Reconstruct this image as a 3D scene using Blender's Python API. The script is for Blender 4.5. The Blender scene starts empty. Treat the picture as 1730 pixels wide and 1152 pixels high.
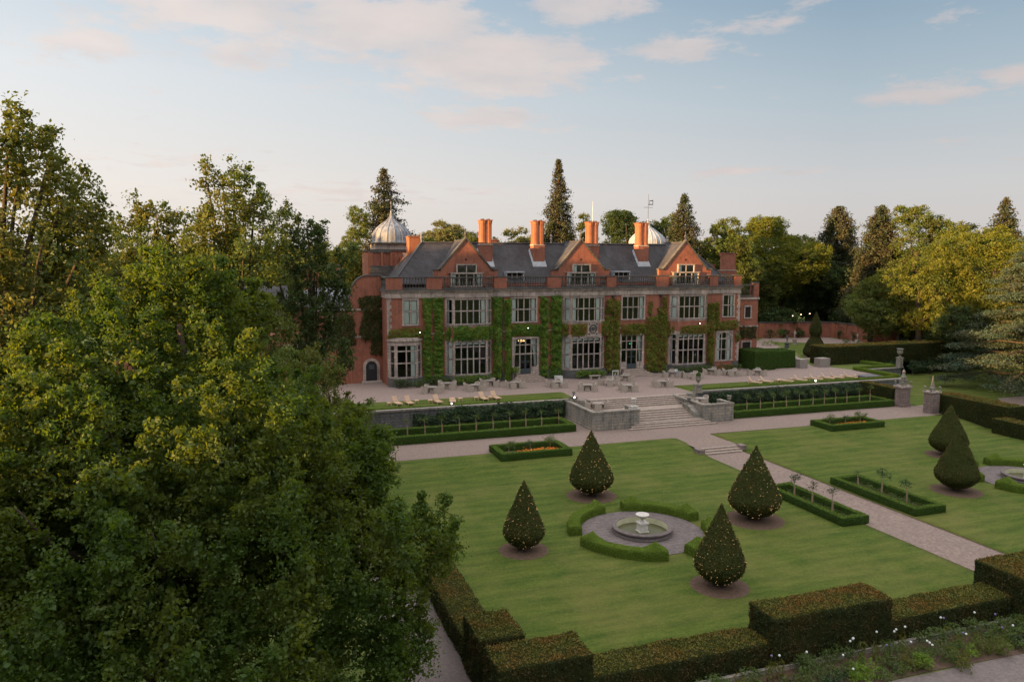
import bpy, bmesh, math, random
import numpy as np
from mathutils import Vector, Matrix
SC = bpy.context.scene
COL = SC.collection
rnd = random.Random(7)
R = math.radians

# ------------------------------------------------------------------ camera
cam_d = bpy.data.cameras.new('camera')
cam = bpy.data.objects.new('camera', cam_d); COL.objects.link(cam)
F_PX, PITCH, YAW, ROLL, CAM_H = 1285.0, R(6.177), R(18.956), R(.1356), 16.0
cam_d.sensor_width = 36.0
cam_d.lens = F_PX / 1730.0 * 36.0
cam_d.clip_end = 6000
_f = Vector((math.sin(YAW) * math.cos(PITCH), math.cos(YAW) * math.cos(PITCH), -math.sin(PITCH)))
_r = Vector((math.cos(YAW), -math.sin(YAW), 0)); _u = _r.cross(_f)
_r2 = math.cos(ROLL) * _r + math.sin(ROLL) * _u; _u2 = -math.sin(ROLL) * _r + math.cos(ROLL) * _u
cam.matrix_world = Matrix(((_r2.x, _u2.x, -_f.x, 0), (_r2.y, _u2.y, -_f.y, 0), (_r2.z, _u2.z, -_f.z, CAM_H), (0, 0, 0, 1)))
SC.camera = cam

# ------------------------------------------------------------------ light
SUN_AZ = R(-102.0)      # clockwise from +Y (straight away from the lens side); negative = left
SUN_EL = R(5.5)
SKY_STRENGTH = 0.06
EXPOSURE = 1.75
SC.view_settings.view_transform = 'Standard'
SC.view_settings.look = 'None'
SC.view_settings.exposure = EXPOSURE
SC.view_settings.gamma = 1.0
sd = bpy.data.lights.new('sun', 'SUN'); sd.energy = 5.0; sd.angle = R(0.6); sd.color = (1.0, 0.60, 0.24)
sun = bpy.data.objects.new('sun', sd); COL.objects.link(sun)
_sd = Vector((math.sin(SUN_AZ) * math.cos(SUN_EL), math.cos(SUN_AZ) * math.cos(SUN_EL), math.sin(SUN_EL)))
sun.rotation_euler = _sd.to_track_quat('Z', 'Y').to_euler()

class NT:
    """small helper round a node tree"""
    def __init__(s, tree): s.t = tree
    def n(s, typ, **kw):
        nd = s.t.nodes.new(typ)
        for k, v in kw.items():
            if k.startswith('i_'):
                key = k[2:]; key = int(key) if key.isdigit() else key.replace('_', ' ')
                nd.inputs[key].default_value = v
            else: setattr(nd, k, v)
        return nd
    def l(s, a, b): s.t.links.new(a, b)
    def math(s, op, a, b=None, c=None, clamp=False):
        nd = s.t.nodes.new('ShaderNodeMath'); nd.operation = op; nd.use_clamp = clamp
        for i, v in enumerate((a, b, c)):
            if v is None: continue
            if isinstance(v, (int, float)): nd.inputs[i].default_value = v
            else: s.l(v, nd.inputs[i])
        return nd.outputs[0]
    def mix(s, fac, a, b, mode='MIX'):
        nd = s.t.nodes.new('ShaderNodeMix'); nd.data_type = 'RGBA'; nd.blend_type = mode
        for sock, v in ((nd.inputs[0], fac), (nd.inputs[6], a), (nd.inputs[7], b)):
            if isinstance(v, (int, float)): sock.default_value = v
            elif isinstance(v, tuple): sock.default_value = (*v, 1) if len(v) == 3 else v
            else: s.l(v, sock)
        return nd.outputs[2]
    def ramp(s, fac, stops, interp='LINEAR'):
        nd = s.t.nodes.new('ShaderNodeValToRGB'); cr = nd.color_ramp; cr.interpolation = interp
        while len(cr.elements) < len(stops): cr.elements.new(0.5)
        for e, (p, c) in zip(cr.elements, stops):
            e.position = p; e.color = (*c, 1) if isinstance(c, tuple) else (c, c, c, 1)
        s.l(fac, nd.inputs[0]); return nd.outputs[0]
    def noise(s, vec, scale, detail=3, rough=.5, dist=0.0):
        nd = s.n('ShaderNodeTexNoise'); nd.inputs['Scale'].default_value = scale
        nd.inputs['Detail'].default_value = detail; nd.inputs['Roughness'].default_value = rough
        nd.inputs['Distortion'].default_value = dist
        if vec is not None: s.l(vec, nd.inputs['Vector'])
        return nd.outputs['Fac']

world = bpy.data.worlds.new('World'); SC.world = world; world.use_nodes = True
wt = world.node_tree
for nd in list(wt.nodes): wt.nodes.remove(nd)
w = NT(wt)
sky = w.n('ShaderNodeTexSky', sky_type='NISHITA', sun_disc=False)
sky.sun_elevation = SUN_EL; sky.sun_rotation = SUN_AZ
sky.altitude = 100; sky.air_density = 1.0; sky.dust_density = 1.6; sky.ozone_density = 1.6
tc = w.n('ShaderNodeTexCoord'); sp = w.n('ShaderNodeSeparateXYZ'); w.l(tc.outputs['Generated'], sp.inputs[0])
dx, dy, dz = sp.outputs
az = w.math('ARCTAN2', dx, dy)                 # radians, clockwise from +Y
el = w.math('ARCSINE', dz)
zc = w.math('MAXIMUM', w.math('ADD', dz, 0.10), 0.03)
cv = w.n('ShaderNodeCombineXYZ'); w.l(w.math('DIVIDE', dx, zc), cv.inputs[0]); w.l(w.math('DIVIDE', dy, zc), cv.inputs[1])
cn = w.noise(cv.outputs[0], 3.6, 12, .66, .12)
cn2 = w.noise(cv.outputs[0], 0.55, 3, .5, .0)
def blob(a0, e0, wa, we):                      # a soft window in azimuth and elevation (degrees)
    a = w.math('DIVIDE', w.math('SUBTRACT', az, R(a0)), R(wa)); e = w.math('DIVIDE', w.math('SUBTRACT', el, R(e0)), R(we))
    q = w.math('ADD', w.math('MULTIPLY', a, a), w.math('MULTIPLY', e, e))
    return w.math('POWER', 2.718, w.math('MULTIPLY', q, -1.0))
blobs = [(-2, 18.0, 9, 3.2, 1.0), (10, 16.0, 9, 2.3, .95), (17, 14.0, 9, 2.4, 1.0), (17.5, 10.3, 5, 1.1, .85), (-10, 13.2, 3.6, 1.0, .8),
         (0, 14.0, 6, 1.8, .55), (31, 14.5, 4.5, 1.1, .75), (36, 15.5, 4, .8, .55), (46.5, 10.6, 4, .9, .8), (53, 11.0, 3.5, 1.0, .75), (36, 6.2, 4.5, .4, .7),
         (46, 17.5, 6, 1.0, .5), (-4, 6.5, 6, .7, .5), (8, 4.6, 12, 1.2, .45), (24, 17.5, 5, 2, .6), (-60, 20, 25, 9, .6), (100, 22, 30, 10, .6), (180, 30, 60, 14, .6)]
mask = None
for a0, e0, wa, we, k in blobs:
    b = w.math('MULTIPLY', blob(a0, e0, wa, we), k)
    mask = b if mask is None else w.math('MAXIMUM', mask, b)
dens = w.math('ADD', w.math('ADD', cn, w.math('MULTIPLY', mask, 0.42)), w.math('MULTIPLY', w.math('SUBTRACT', cn2, .5), .20))
cl = w.ramp(dens, [(0.0, 0.0), (0.61, 0.0), (0.745, .85), (0.92, 1.0)])
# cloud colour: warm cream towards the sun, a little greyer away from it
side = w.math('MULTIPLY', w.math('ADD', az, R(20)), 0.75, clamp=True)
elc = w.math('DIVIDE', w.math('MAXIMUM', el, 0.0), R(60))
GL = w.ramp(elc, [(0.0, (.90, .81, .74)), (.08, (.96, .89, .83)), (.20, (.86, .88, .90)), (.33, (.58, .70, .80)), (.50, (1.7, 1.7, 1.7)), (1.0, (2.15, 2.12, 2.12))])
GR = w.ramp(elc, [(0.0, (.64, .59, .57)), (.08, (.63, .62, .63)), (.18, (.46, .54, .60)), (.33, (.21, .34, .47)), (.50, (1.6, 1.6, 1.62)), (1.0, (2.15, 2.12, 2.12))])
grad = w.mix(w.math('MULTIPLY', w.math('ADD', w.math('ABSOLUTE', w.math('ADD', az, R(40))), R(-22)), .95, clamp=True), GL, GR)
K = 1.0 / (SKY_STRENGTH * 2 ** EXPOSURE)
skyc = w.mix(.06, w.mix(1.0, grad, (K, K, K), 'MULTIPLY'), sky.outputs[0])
CLOUD = w.mix(side, (.93 * K, .80 * K, .73 * K), (.66 * K, .57 * K, .55 * K))
shade = w.noise(cv.outputs[0], 3.2, 4, .5)
CLOUD = w.mix(w.math('MULTIPLY', w.ramp(shade, [(.35, 0.0), (.65, 1.0)]), .5), CLOUD, w.mix(side, (.66 * K, .62 * K, .62 * K), (.47 * K, .46 * K, .49 * K)))
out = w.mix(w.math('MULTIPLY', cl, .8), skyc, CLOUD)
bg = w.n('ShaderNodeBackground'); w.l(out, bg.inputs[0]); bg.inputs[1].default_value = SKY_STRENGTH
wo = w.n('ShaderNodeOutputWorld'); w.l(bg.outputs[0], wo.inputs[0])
SC.cycles.max_bounces = 6; SC.cycles.transparent_max_bounces = 8
SC.cycles.diffuse_bounces = 3; SC.cycles.glossy_bounces = 2; SC.cycles.transmission_bounces = 4
SC.cycles.sample_clamp_indirect = 4.0

# ------------------------------------------------------------------ materials
M = {}
def new_mat(name):
    m = bpy.data.materials.new(name); m.use_nodes = True
    for nd in list(m.node_tree.nodes): m.node_tree.nodes.remove(nd)
    M[name] = m
    return m, NT(m.node_tree)
def finish(t, col, rough=.8, spec=.3, bump=None, bstr=.3, bdist=.05, metal=0.0):
    p = t.n('ShaderNodeBsdfPrincipled')
    if isinstance(col, tuple): p.inputs['Base Color'].default_value = (*col, 1)
    else: t.l(col, p.inputs['Base Color'])
    p.inputs['Roughness'].default_value = rough; p.inputs['Specular IOR Level'].default_value = spec
    p.inputs['Metallic'].default_value = metal
    if bump is not None:
        b = t.n('ShaderNodeBump'); b.inputs['Strength'].default_value = bstr; b.inputs['Distance'].default_value = bdist
        t.l(bump, b.inputs['Height']); t.l(b.outputs[0], p.inputs['Normal'])
    o = t.n('ShaderNodeOutputMaterial'); t.l(p.outputs[0], o.inputs[0])
    return p
def pos(t): return t.n('ShaderNodeNewGeometry').outputs['Position']
def wallvec(t):
    g = t.n('ShaderNodeNewGeometry'); s = t.n('ShaderNodeSeparateXYZ'); t.l(g.outputs['Position'], s.inputs[0])
    nn = t.n('ShaderNodeSeparateXYZ'); t.l(g.outputs['Normal'], nn.inputs[0])
    side = t.math('GREATER_THAN', t.math('ABSOLUTE', nn.outputs[0]), .72)
    u = t.math('ADD', t.math('MULTIPLY', s.outputs[1], side), t.math('MULTIPLY', s.outputs[0], t.math('SUBTRACT', 1.0, side)))
    top = t.math('GREATER_THAN', t.math('ABSOLUTE', nn.outputs[2]), .8)
    vv = t.math('ADD', t.math('MULTIPLY', s.outputs[1], top), t.math('MULTIPLY', s.outputs[2], t.math('SUBTRACT', 1.0, top)))
    c = t.n('ShaderNodeCombineXYZ'); t.l(u, c.inputs[0]); t.l(vv, c.inputs[1]); return c.outputs[0]
def plain(name, c1, c2=None, scale=3.0, rough=.8, spec=.3, bump=.0, detail=4, metal=0.0, stretch=None):
    m, t = new_mat(name); c2 = c2 or tuple(x * .75 for x in c1)
    v = pos(t)
    if stretch:
        mp = t.n('ShaderNodeMapping'); mp.inputs['Scale'].default_value = stretch; t.l(v, mp.inputs[0]); v = mp.outputs[0]
    n = t.noise(v, scale, detail, .6)
    col = t.mix(t.ramp(n, [(.3, 0.0), (.7, 1.0)]), c1, c2)
    finish(t, col, rough, spec, n if bump else None, bump, metal=metal)
    return m
def masonry(name, a, b, mortar, bw, bh, stain, stain_amt=.5, rough=.9, msize=.02, bump=.25, vstreak=.0, tint=None):
    m, t = new_mat(name); v = wallvec(t)
    br = t.n('ShaderNodeTexBrick'); t.l(v, br.inputs['Vector'])
    br.inputs['Color1'].default_value = (*a, 1); br.inputs['Color2'].default_value = (*b, 1); br.inputs['Mortar'].default_value = (*mortar, 1)
    br.inputs['Scale'].default_value = 1.0; br.inputs['Mortar Size'].default_value = msize
    br.inputs['Brick Width'].default_value = bw; br.inputs['Row Height'].default_value = bh; br.inputs['Bias'].default_value = 0.0
    n = t.noise(pos(t), .7, 6, .65); n2 = t.noise(pos(t), 4.5, 4, .6)
    col = t.mix(t.math('MULTIPLY', t.ramp(n, [(.42, 0.0), (.72, 1.0)]), stain_amt), br.outputs['Color'], stain)
    if tint: col = t.mix(t.math('MULTIPLY', t.ramp(n2, [(.4, 0.0), (.75, 1.0)]), .5), col, tint)
    if vstreak:
        mp = t.n('ShaderNodeMapping'); mp.inputs['Scale'].default_value = (2.2, 2.2, .25); t.l(pos(t), mp.inputs[0])
        n3 = t.noise(mp.outputs[0], 1.5, 4, .6)
        col = t.mix(t.math('MULTIPLY', t.ramp(n3, [(.5, 0.0), (.7, 1.0)]), vstreak), col, tuple(x * .3 for x in stain))
    finish(t, col, rough, .25, t.math('ADD', br.outputs['Fac'], t.math('MULTIPLY', n2, -.6)), bump, .02)
    return m
masonry('brick', (.33, .078, .040), (.235, .056, .032), (.25, .13, .09), .225, .075, (.12, .048, .036), .7, vstreak=.30, tint=(.40, .13, .075))
masonry('brick_orange', (.36, .095, .035), (.27, .07, .03), (.27, .14, .09), .225, .075, (.15, .055, .035), .6, vstreak=.3, tint=(.40, .125, .05))
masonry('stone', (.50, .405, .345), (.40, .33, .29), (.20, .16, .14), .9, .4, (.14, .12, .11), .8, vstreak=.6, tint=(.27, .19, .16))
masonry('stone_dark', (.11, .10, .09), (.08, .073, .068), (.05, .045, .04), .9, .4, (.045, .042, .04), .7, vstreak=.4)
masonry('block_stone', (.30, .255, .205), (.22, .20, .17), (.12, .10, .085), .85, .32, (.10, .105, .105), .85, vstreak=.55, tint=(.34, .29, .23), msize=.025, bump=.5)
masonry('wall_stone', (.13, .125, .12), (.09, .09, .09), (.05, .05, .05), .8, .3, (.045, .05, .05), .8, vstreak=.5, tint=(.19, .17, .15), msize=.025, bump=.5)
masonry('pink_stone', (.27, .19, .165), (.20, .145, .13), (.11, .085, .08), .55, .3, (.09, .085, .08), .7, vstreak=.35, msize=.02)
masonry('paving', (.135, .105, .10), (.105, .085, .085), (.07, .058, .055), .7, .45, (.075, .064, .06), .6, tint=(.20, .17, .16), msize=.03)
plain('step_stone', (.34, .265, .22), (.20, .16, .135), 3.5, .9, .2, .4)
plain('lead', (.30, .31, .335), (.085, .085, .10), 1.1, .6, .35, .2, metal=.2, stretch=(2.2, 2.2, .22))
plain('lead_white', (.38, .39, .41), (.22, .225, .24), 2.0, .5, .4, .1)
plain('slate', (.050, .045, .050), (.085, .078, .08), 1.2, .75, .3, .3)
plain('iron', (.03, .03, .033), None, 5, .5, .4)
plain('grey_frame', (.055, .07, .08), None, 5, .5, .4)
plain('white_paint', (.66, .66, .62), (.52, .51, .48), 2.5, .6, .3)
plain('white_stone', (.60, .55, .50), (.36, .34, .31), 6, .8, .3, .3)
plain('cream_render', (.56, .53, .37), (.40, .38, .24), 1.2, .8, .2, .1)
plain('curtain', (.90, .92, .86), (.80, .83, .78), 1.5, .9, .1, .3, stretch=(9, 9, .3))
plain('wicker', (.44, .37, .31), (.27, .225, .185), 14, .85, .2, .5)
plain('cushion', (.42, .37, .31), (.33, .29, .25), 5, .9, .1)
plain('table_wood', (.30, .26, .23), (.20, .17, .15), 6, .6, .3, .1)
plain('teak', (.56, .38, .25), (.44, .29, .19), 7, .7, .3, .2, stretch=(1, 6, 1))
plain('soil', (.075, .050, .036), (.115, .075, .055), 5, 1.0, .1, .5)
plain('bark', (.085, .065, .045), (.045, .035, .028), 4, .95, .1, .8, stretch=(3, 3, .6))
plain('bark_red', (.13, .065, .038), (.07, .038, .025), 4, .95, .1, .8, stretch=(3, 3, .6))
plain('stake', (.34, .24, .16), (.24, .17, .11), 9, .9, .1)
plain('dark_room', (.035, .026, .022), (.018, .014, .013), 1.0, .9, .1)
plain('pond_water', (.070, .068, .028), (.050, .050, .02), 1.4, .35, .25)
plain('cover_grey', (.13, .12, .13), (.10, .095, .10), 4, .8, .2)
plain('orange_petals', (.72, .26, .03), (.62, .14, .02), 3, .8, .1)
plain('white_petals', (.62, .64, .60), (.50, .54, .52), 8, .8, .1)
plain('lilac_petals', (.20, .16, .30), (.13, .10, .20), 8, .8, .1)
plain('red_cloth', (.25, .02, .015), None, 3, .9, .1)
plain('door_paint', (.05, .062, .07), None, 2, .45, .4)
plain('black_door', (.010, .010, .011), (.02, .02, .02), 4, .5, .4)
plain('bronze', (.05, .055, .055), (.09, .10, .095), 8, .6, .4)
def gravel(name, c1, c2, c3):
    m, t = new_mat(name); v = pos(t)
    a = t.noise(v, 5.5, 6, .92); b = t.noise(v, .35, 4, .6); c = t.noise(v, 2.2, 5, .7)
    col = t.mix(t.ramp(a, [(.40, 0.0), (.60, 1.0)]), c1, c2)
    col = t.mix(t.math('MULTIPLY', t.ramp(b, [(.4, 0.0), (.7, 1.0)]), .45), col, c3)
    col = t.mix(t.math('MULTIPLY', t.ramp(c, [(.5, 0.0), (.75, 1.0)]), .35), col, tuple(x * .55 for x in c3))
    finish(t, col, .95, .15, a, .7, .03)
gravel('gravel', (.315, .235, .205), (.165, .125, .112), (.215, .16, .142))
gravel('path_gravel', (.285, .21, .175), (.125, .095, .082), (.175, .135, .12))
gravel('drive_gravel', (.19, .155, .145), (.11, .09, .085), (.14, .115, .108))
def lawn(name, a, b, dry, stripe_axis=0, k=1.0):
    m, t = new_mat(name); v = pos(t); s = t.n('ShaderNodeSeparateXYZ'); t.l(v, s.inputs[0])
    mp = t.n('ShaderNodeMapping'); mp.inputs['Scale'].default_value = (.20, 1.0, 1.0); t.l(v, mp.inputs[0])
    streak = t.noise(mp.outputs[0], 2.4, 5, .65, .3); big = t.noise(v, .22, 4, .6); fine = t.noise(v, 12.0, 4, .8)
    st = t.math('SINE', t.math('ADD', t.math('MULTIPLY', s.outputs[1], 4.2), t.math('MULTIPLY', big, 3.0)))
    gr = t.noise(v, 5.0, 4, .75)
    f = t.math('ADD', t.math('ADD', t.math('MULTIPLY', streak, .42), t.math('MULTIPLY', gr, .40)), t.math('MULTIPLY', st, .028))
    col = t.mix(t.ramp(f, [(.31, 0.0), (.50, 1.0)]), a, b)
    col = t.mix(t.math('MULTIPLY', t.ramp(big, [(.45, 0.0), (.72, 1.0)]), .5), col, dry)
    mid = t.noise(v, 2.6, 5, .7)
    col = t.mix(t.math('MULTIPLY', t.ramp(mid, [(.55, 0.0), (.8, 1.0)]), .45), col, dry)
    col = t.mix(t.math('MULTIPLY', t.ramp(fine, [(.3, 1.0), (.6, 0.0)]), .38), col, tuple(x * .42 for x in a))
    finish(t, col, .95, .1, fine, .6, .05)
lawn('lawn', (.038, .066, .010), (.092, .117, .021), (.165, .140, .045))
lawn('rough_grass', (.075, .105, .025), (.115, .14, .035), (.17, .165, .055))
def hill_mat():
    m, t = new_mat('hill'); v = pos(t); n = t.noise(v, .012, 6, .6); n2 = t.noise(v, .08, 4, .7)
    col = t.mix(t.ramp(n, [(.4, 0.0), (.6, 1.0)]), (.07, .10, .05), (.15, .17, .09))
    col = t.mix(t.ramp(n2, [(.5, 0.0), (.6, 1.0)]), col, (.05, .07, .04)); finish(t, col, 1.0, .0)
hill_mat()
def leaf(name, c1, c2, c3=None, trans=.35, gloss=.12, big=.35, rough=.55):
    m, t = new_mat(name); g = t.n('ShaderNodeNewGeometry'); r = g.outputs['Random Per Island']
    n = t.noise(g.outputs['Position'], big, 3, .55)
    col = t.mix(r, c1, c2)
    n2 = t.noise(g.outputs['Position'], big * 4, 3, .6)
    col = t.mix(t.math('ADD', t.math('MULTIPLY', r, .4), t.math('MULTIPLY', t.ramp(n2, [(.40, 0.0), (.60, 1.0)]), .6)), c1, c2)
    if c3: col = t.mix(t.math('MULTIPLY', t.ramp(n, [(.42, 0.0), (.60, 1.0)]), .85), col, c3)
    d = t.n('ShaderNodeBsdfDiffuse'); t.l(col, d.inputs[0])
    tr = t.n('ShaderNodeBsdfTranslucent'); t.l(t.mix(1.0, col, (1.9, 1.6, .5), 'MULTIPLY'), tr.inputs[0])
    mx = t.n('ShaderNodeMixShader'); mx.inputs[0].default_value = trans; t.l(d.outputs[0], mx.inputs[1]); t.l(tr.outputs[0], mx.inputs[2])
    gl = t.n('ShaderNodeBsdfGlossy'); gl.inputs['Roughness'].default_value = rough; gl.inputs[0].default_value = (.6, .65, .6, 1)
    m2 = t.n('ShaderNodeMixShader'); m2.inputs[0].default_value = gloss * .2; t.l(mx.outputs[0], m2.inputs[1]); t.l(gl.outputs[0], m2.inputs[2])
    o = t.n('ShaderNodeOutputMaterial'); t.l(m2.outputs[0], o.inputs[0]); return m
leaf('oak_leaf', (.042, .074, .012), (.118, .145, .018), (.050, .095, .014), trans=.52)
leaf('chestnut_leaf', (.058, .085, .02), (.10, .13, .032), (.12, .125, .03))
leaf('tree_leaf', (.062, .095, .022), (.11, .145, .035), (.10, .10, .025))
leaf('gold_leaf', (.080, .100, .014), (.20, .19, .022), (.06, .088, .016), trans=.42)
leaf('dark_leaf', (.030, .055, .018), (.055, .085, .026), (.045, .06, .02))
leaf('pale_leaf', (.10, .115, .045), (.15, .16, .07), (.12, .11, .05))
leaf('conifer_leaf', (.028, .040, .018), (.055, .066, .028), (.062, .052, .028), trans=.12)
leaf('cedar_leaf', (.040, .064, .040), (.068, .098, .062), (.075, .08, .045), trans=.10)
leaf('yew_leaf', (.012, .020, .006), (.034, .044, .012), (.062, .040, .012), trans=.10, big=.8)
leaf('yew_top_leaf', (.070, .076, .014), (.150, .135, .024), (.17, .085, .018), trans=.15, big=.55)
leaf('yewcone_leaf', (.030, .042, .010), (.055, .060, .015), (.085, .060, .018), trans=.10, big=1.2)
leaf('box_leaf', (.095, .150, .018), (.150, .210, .028), (.12, .175, .024), trans=.2, big=1.0)
leaf('boxdark_leaf', (.034, .070, .013), (.062, .105, .021), (.05, .085, .017), trans=.2, big=1.0)
leaf('ivy_leaf', (.045, .115, .013), (.12, .215, .028), (.155, .215, .028), trans=.3, big=1.3)
leaf('ivy_gold_leaf', (.085, .13, .014), (.17, .20, .024), (.19, .13, .03), trans=.3, big=1.3)
leaf('ivy_dark_leaf', (.030, .045, .012), (.060, .072, .016), (.08, .06, .02), trans=.2, big=1.3)
leaf('climber_leaf', (.022, .044, .018), (.048, .080, .032), (.04, .06, .03), trans=.2, big=1.1)
leaf('shrub_leaf', (.05, .085, .022), (.10, .14, .035), (.08, .11, .04), trans=.3, big=2.0)
leaf('lime_leaf', (.10, .18, .02), (.17, .26, .04), (.12, .20, .03), trans=.35, big=2.0)
def core(name, c):
    m, t = new_mat(name); n = t.noise(pos(t), 9, 5, .8)
    finish(t, t.mix(t.ramp(n, [(.35, 0.0), (.65, 1.0)]), tuple(x * .55 for x in c), c), 1.0, .05, n, .9, .12)
core('yew_core', (.035, .040, .011)); core('yewcone_core', (.048, .055, .014)); core('box_core', (.105, .155, .022)); core('boxdark_core', (.044, .078, .014))
core('leaf_core', (.028, .042, .012)); core('dark_core', (.018, .026, .009))
def glass():
    m, t = new_mat('glass')
    tr = t.n('ShaderNodeBsdfTransparent'); tr.inputs[0].default_value = (.93, .95, .95, 1)
    gl = t.n('ShaderNodeBsdfGlossy'); gl.inputs['Roughness'].default_value = .04; gl.inputs[0].default_value = (.75, .82, .85, 1)
    n = t.noise(pos(t), 1.3, 2, .5); b = t.n('ShaderNodeBump'); b.inputs['Strength'].default_value = .12; b.inputs['Distance'].default_value = .05
    t.l(n, b.inputs['Height']); t.l(b.outputs[0], gl.inputs['Normal'])
    fr = t.n('ShaderNodeFresnel'); fr.inputs[0].default_value = 1.5
    fac = t.math('ADD', t.math('MULTIPLY', fr.outputs[0], 1.0), .02, clamp=True)
    mx = t.n('ShaderNodeMixShader'); t.l(fac, mx.inputs[0]); t.l(tr.outputs[0], mx.inputs[1]); t.l(gl.outputs[0], mx.inputs[2])
    o = t.n('ShaderNodeOutputMaterial'); t.l(mx.outputs[0], o.inputs[0])
glass()
def emit(name, c, s):
    m, t = new_mat(name); e = t.n('ShaderNodeEmission'); e.inputs[0].default_value = (*c, 1); e.inputs[1].default_value = s
    o = t.n('ShaderNodeOutputMaterial'); t.l(e.outputs[0], o.inputs[0])
emit('fairy', (1.0, .60, .24), .85); emit('lamp_white', (1.0, .93, .85), 5.0); emit('lamp_warm', (1.0, .72, .40), 2.6); emit('chandelier_glow', (1.0, .62, .25), 2.2)
emit('green_exit', (.08, .9, .35), .2)

# ------------------------------------------------------------------ mesh helpers
class MB:
    def __init__(s): s.v = []; s.f = []
    def poly(s, pts):
        i = len(s.v); s.v += [tuple(p) for p in pts]; s.f.append(tuple(range(i, i + len(pts)))); return s
    def box(s, x0, x1, y0, y1, z0, z1):
        return s.hexa([(x0, y0, z0), (x1, y0, z0), (x1, y1, z0), (x0, y1, z0), (x0, y0, z1), (x1, y0, z1), (x1, y1, z1), (x0, y1, z1)])
    def hexa(s, p):
        i = len(s.v); s.v += [tuple(q) for q in p]
        s.f += [(i, i + 3, i + 2, i + 1), (i + 4, i + 5, i + 6, i + 7), (i, i + 1, i + 5, i + 4), (i + 1, i + 2, i + 6, i + 5), (i + 2, i + 3, i + 7, i + 6), (i + 3, i, i + 4, i + 7)]
        return s
    def prism(s, pts, z0, z1):                       # plan polygon (counter-clockwise), extruded up
        n = len(pts); i = len(s.v)
        s.v += [(x, y, z0) for x, y in pts] + [(x, y, z1) for x, y in pts]
        s.f.append(tuple(i + k for k in reversed(range(n)))); s.f.append(tuple(i + n + k for k in range(n)))
        s.f += [(i + k, i + (k + 1) % n, i + n + (k + 1) % n, i + n + k) for k in range(n)]
        return s
    def prism_y(s, pts, y0, y1):                     # elevation polygon (x,z) counter-clockwise from the front, extruded back
        n = len(pts); i = len(s.v)
        s.v += [(x, y0, z) for x, z in pts] + [(x, y1, z) for x, z in pts]
        s.f.append(tuple(i + k for k in range(n))); s.f.append(tuple(i + n + k for k in reversed(range(n))))
        s.f += [(i + (k + 1) % n, i + k, i + n + k, i + n + (k + 1) % n) for k in range(n)]
        return s
    def prism_x(s, pts, x0, x1):                     # profile (y,z), extruded along x
        n = len(pts); i = len(s.v)
        s.v += [(x0, y, z) for y, z in pts] + [(x1, y, z) for y, z in pts]
        s.f.append(tuple(i + k for k in reversed(range(n)))); s.f.append(tuple(i + n + k for k in range(n)))
        s.f += [(i + k, i + (k + 1) % n, i + n + (k + 1) % n, i + n + k) for k in range(n)]
        return s
    def lathe(s, cx, cy, prof, seg=16, rot=0.0, cap=True):
        i = len(s.v); m = len(prof)
        for r, z in prof:
            for k in range(seg):
                a = rot + 2 * math.pi * k / seg; s.v.append((cx + r * math.cos(a), cy + r * math.sin(a), z))
        for j in range(m - 1):
            for k in range(seg):
                k2 = (k + 1) % seg; s.f.append((i + j * seg + k, i + j * seg + k2, i + (j + 1) * seg + k2, i + (j + 1) * seg + k))
        if cap:
            s.f.append(tuple(i + k for k in reversed(range(seg)))); s.f.append(tuple(i + (m - 1) * seg + k for k in range(seg)))
        return s
    def tube(s, pts, rad, seg=7):
        rings = []; pts = [Vector(p) for p in pts]
        for j, p in enumerate(pts):
            d = (pts[min(j + 1, len(pts) - 1)] - pts[max(j - 1, 0)]).normalized()
            a = d.cross(Vector((0, 0, 1)));
            if a.length < .05: a = Vector((1, 0, 0))
            a.normalize(); b = a.cross(d)
            rr = rad[j] if isinstance(rad, (list, tuple)) else rad
            i = len(s.v)
            for k in range(seg):
                t = 2 * math.pi * k / seg; q = p + (a * math.cos(t) + b * math.sin(t)) * rr; s.v.append(tuple(q))
            rings.append(i)
        for j in range(len(rings) - 1):
            for k in range(seg):
                k2 = (k + 1) % seg; s.f.append((rings[j] + k, rings[j + 1] + k, rings[j + 1] + k2, rings[j] + k2))
        s.f.append(tuple(rings[0] + k for k in range(seg))); s.f.append(tuple(rings[-1] + k for k in reversed(range(seg))))
        return s
    def ball(s, c, r, seg=10, rings=7, sz=1.0):
        prof = [(max(.001, r * math.sin(math.pi * j / rings)), c[2] - r * sz * math.cos(math.pi * j / rings)) for j in range(rings + 1)]
        return s.lathe(c[0], c[1], prof, seg, cap=False)
    # boxes in the frame of a wall face: p0 -> p1 left to right seen from outside, n = outward
    def fbox(s, fc, u0, u1, z0, z1, n0, n1):
        (x0, y0), (x1, y1) = fc; L = math.hypot(x1 - x0, y1 - y0); tx, ty = (x1 - x0) / L, (y1 - y0) / L; nx, ny = ty, -tx
        P = lambda u, n, z: (x0 + tx * u + nx * n, y0 + ty * u + ny * n, z)
        return s.hexa([P(u0, n1, z0), P(u1, n1, z0), P(u1, n0, z0), P(u0, n0, z0), P(u0, n1, z1), P(u1, n1, z1), P(u1, n0, z1), P(u0, n0, z1)])
    def fquad(s, fc, u0, u1, z0, z1, n=0.0):
        (x0, y0), (x1, y1) = fc; L = math.hypot(x1 - x0, y1 - y0); tx, ty = (x1 - x0) / L, (y1 - y0) / L; nx, ny = ty, -tx
        P = lambda u, z: (x0 + tx * u + nx * n, y0 + ty * u + ny * n, z)
        return s.poly([P(u0, z0), P(u1, z0), P(u1, z1), P(u0, z1)])
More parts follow.
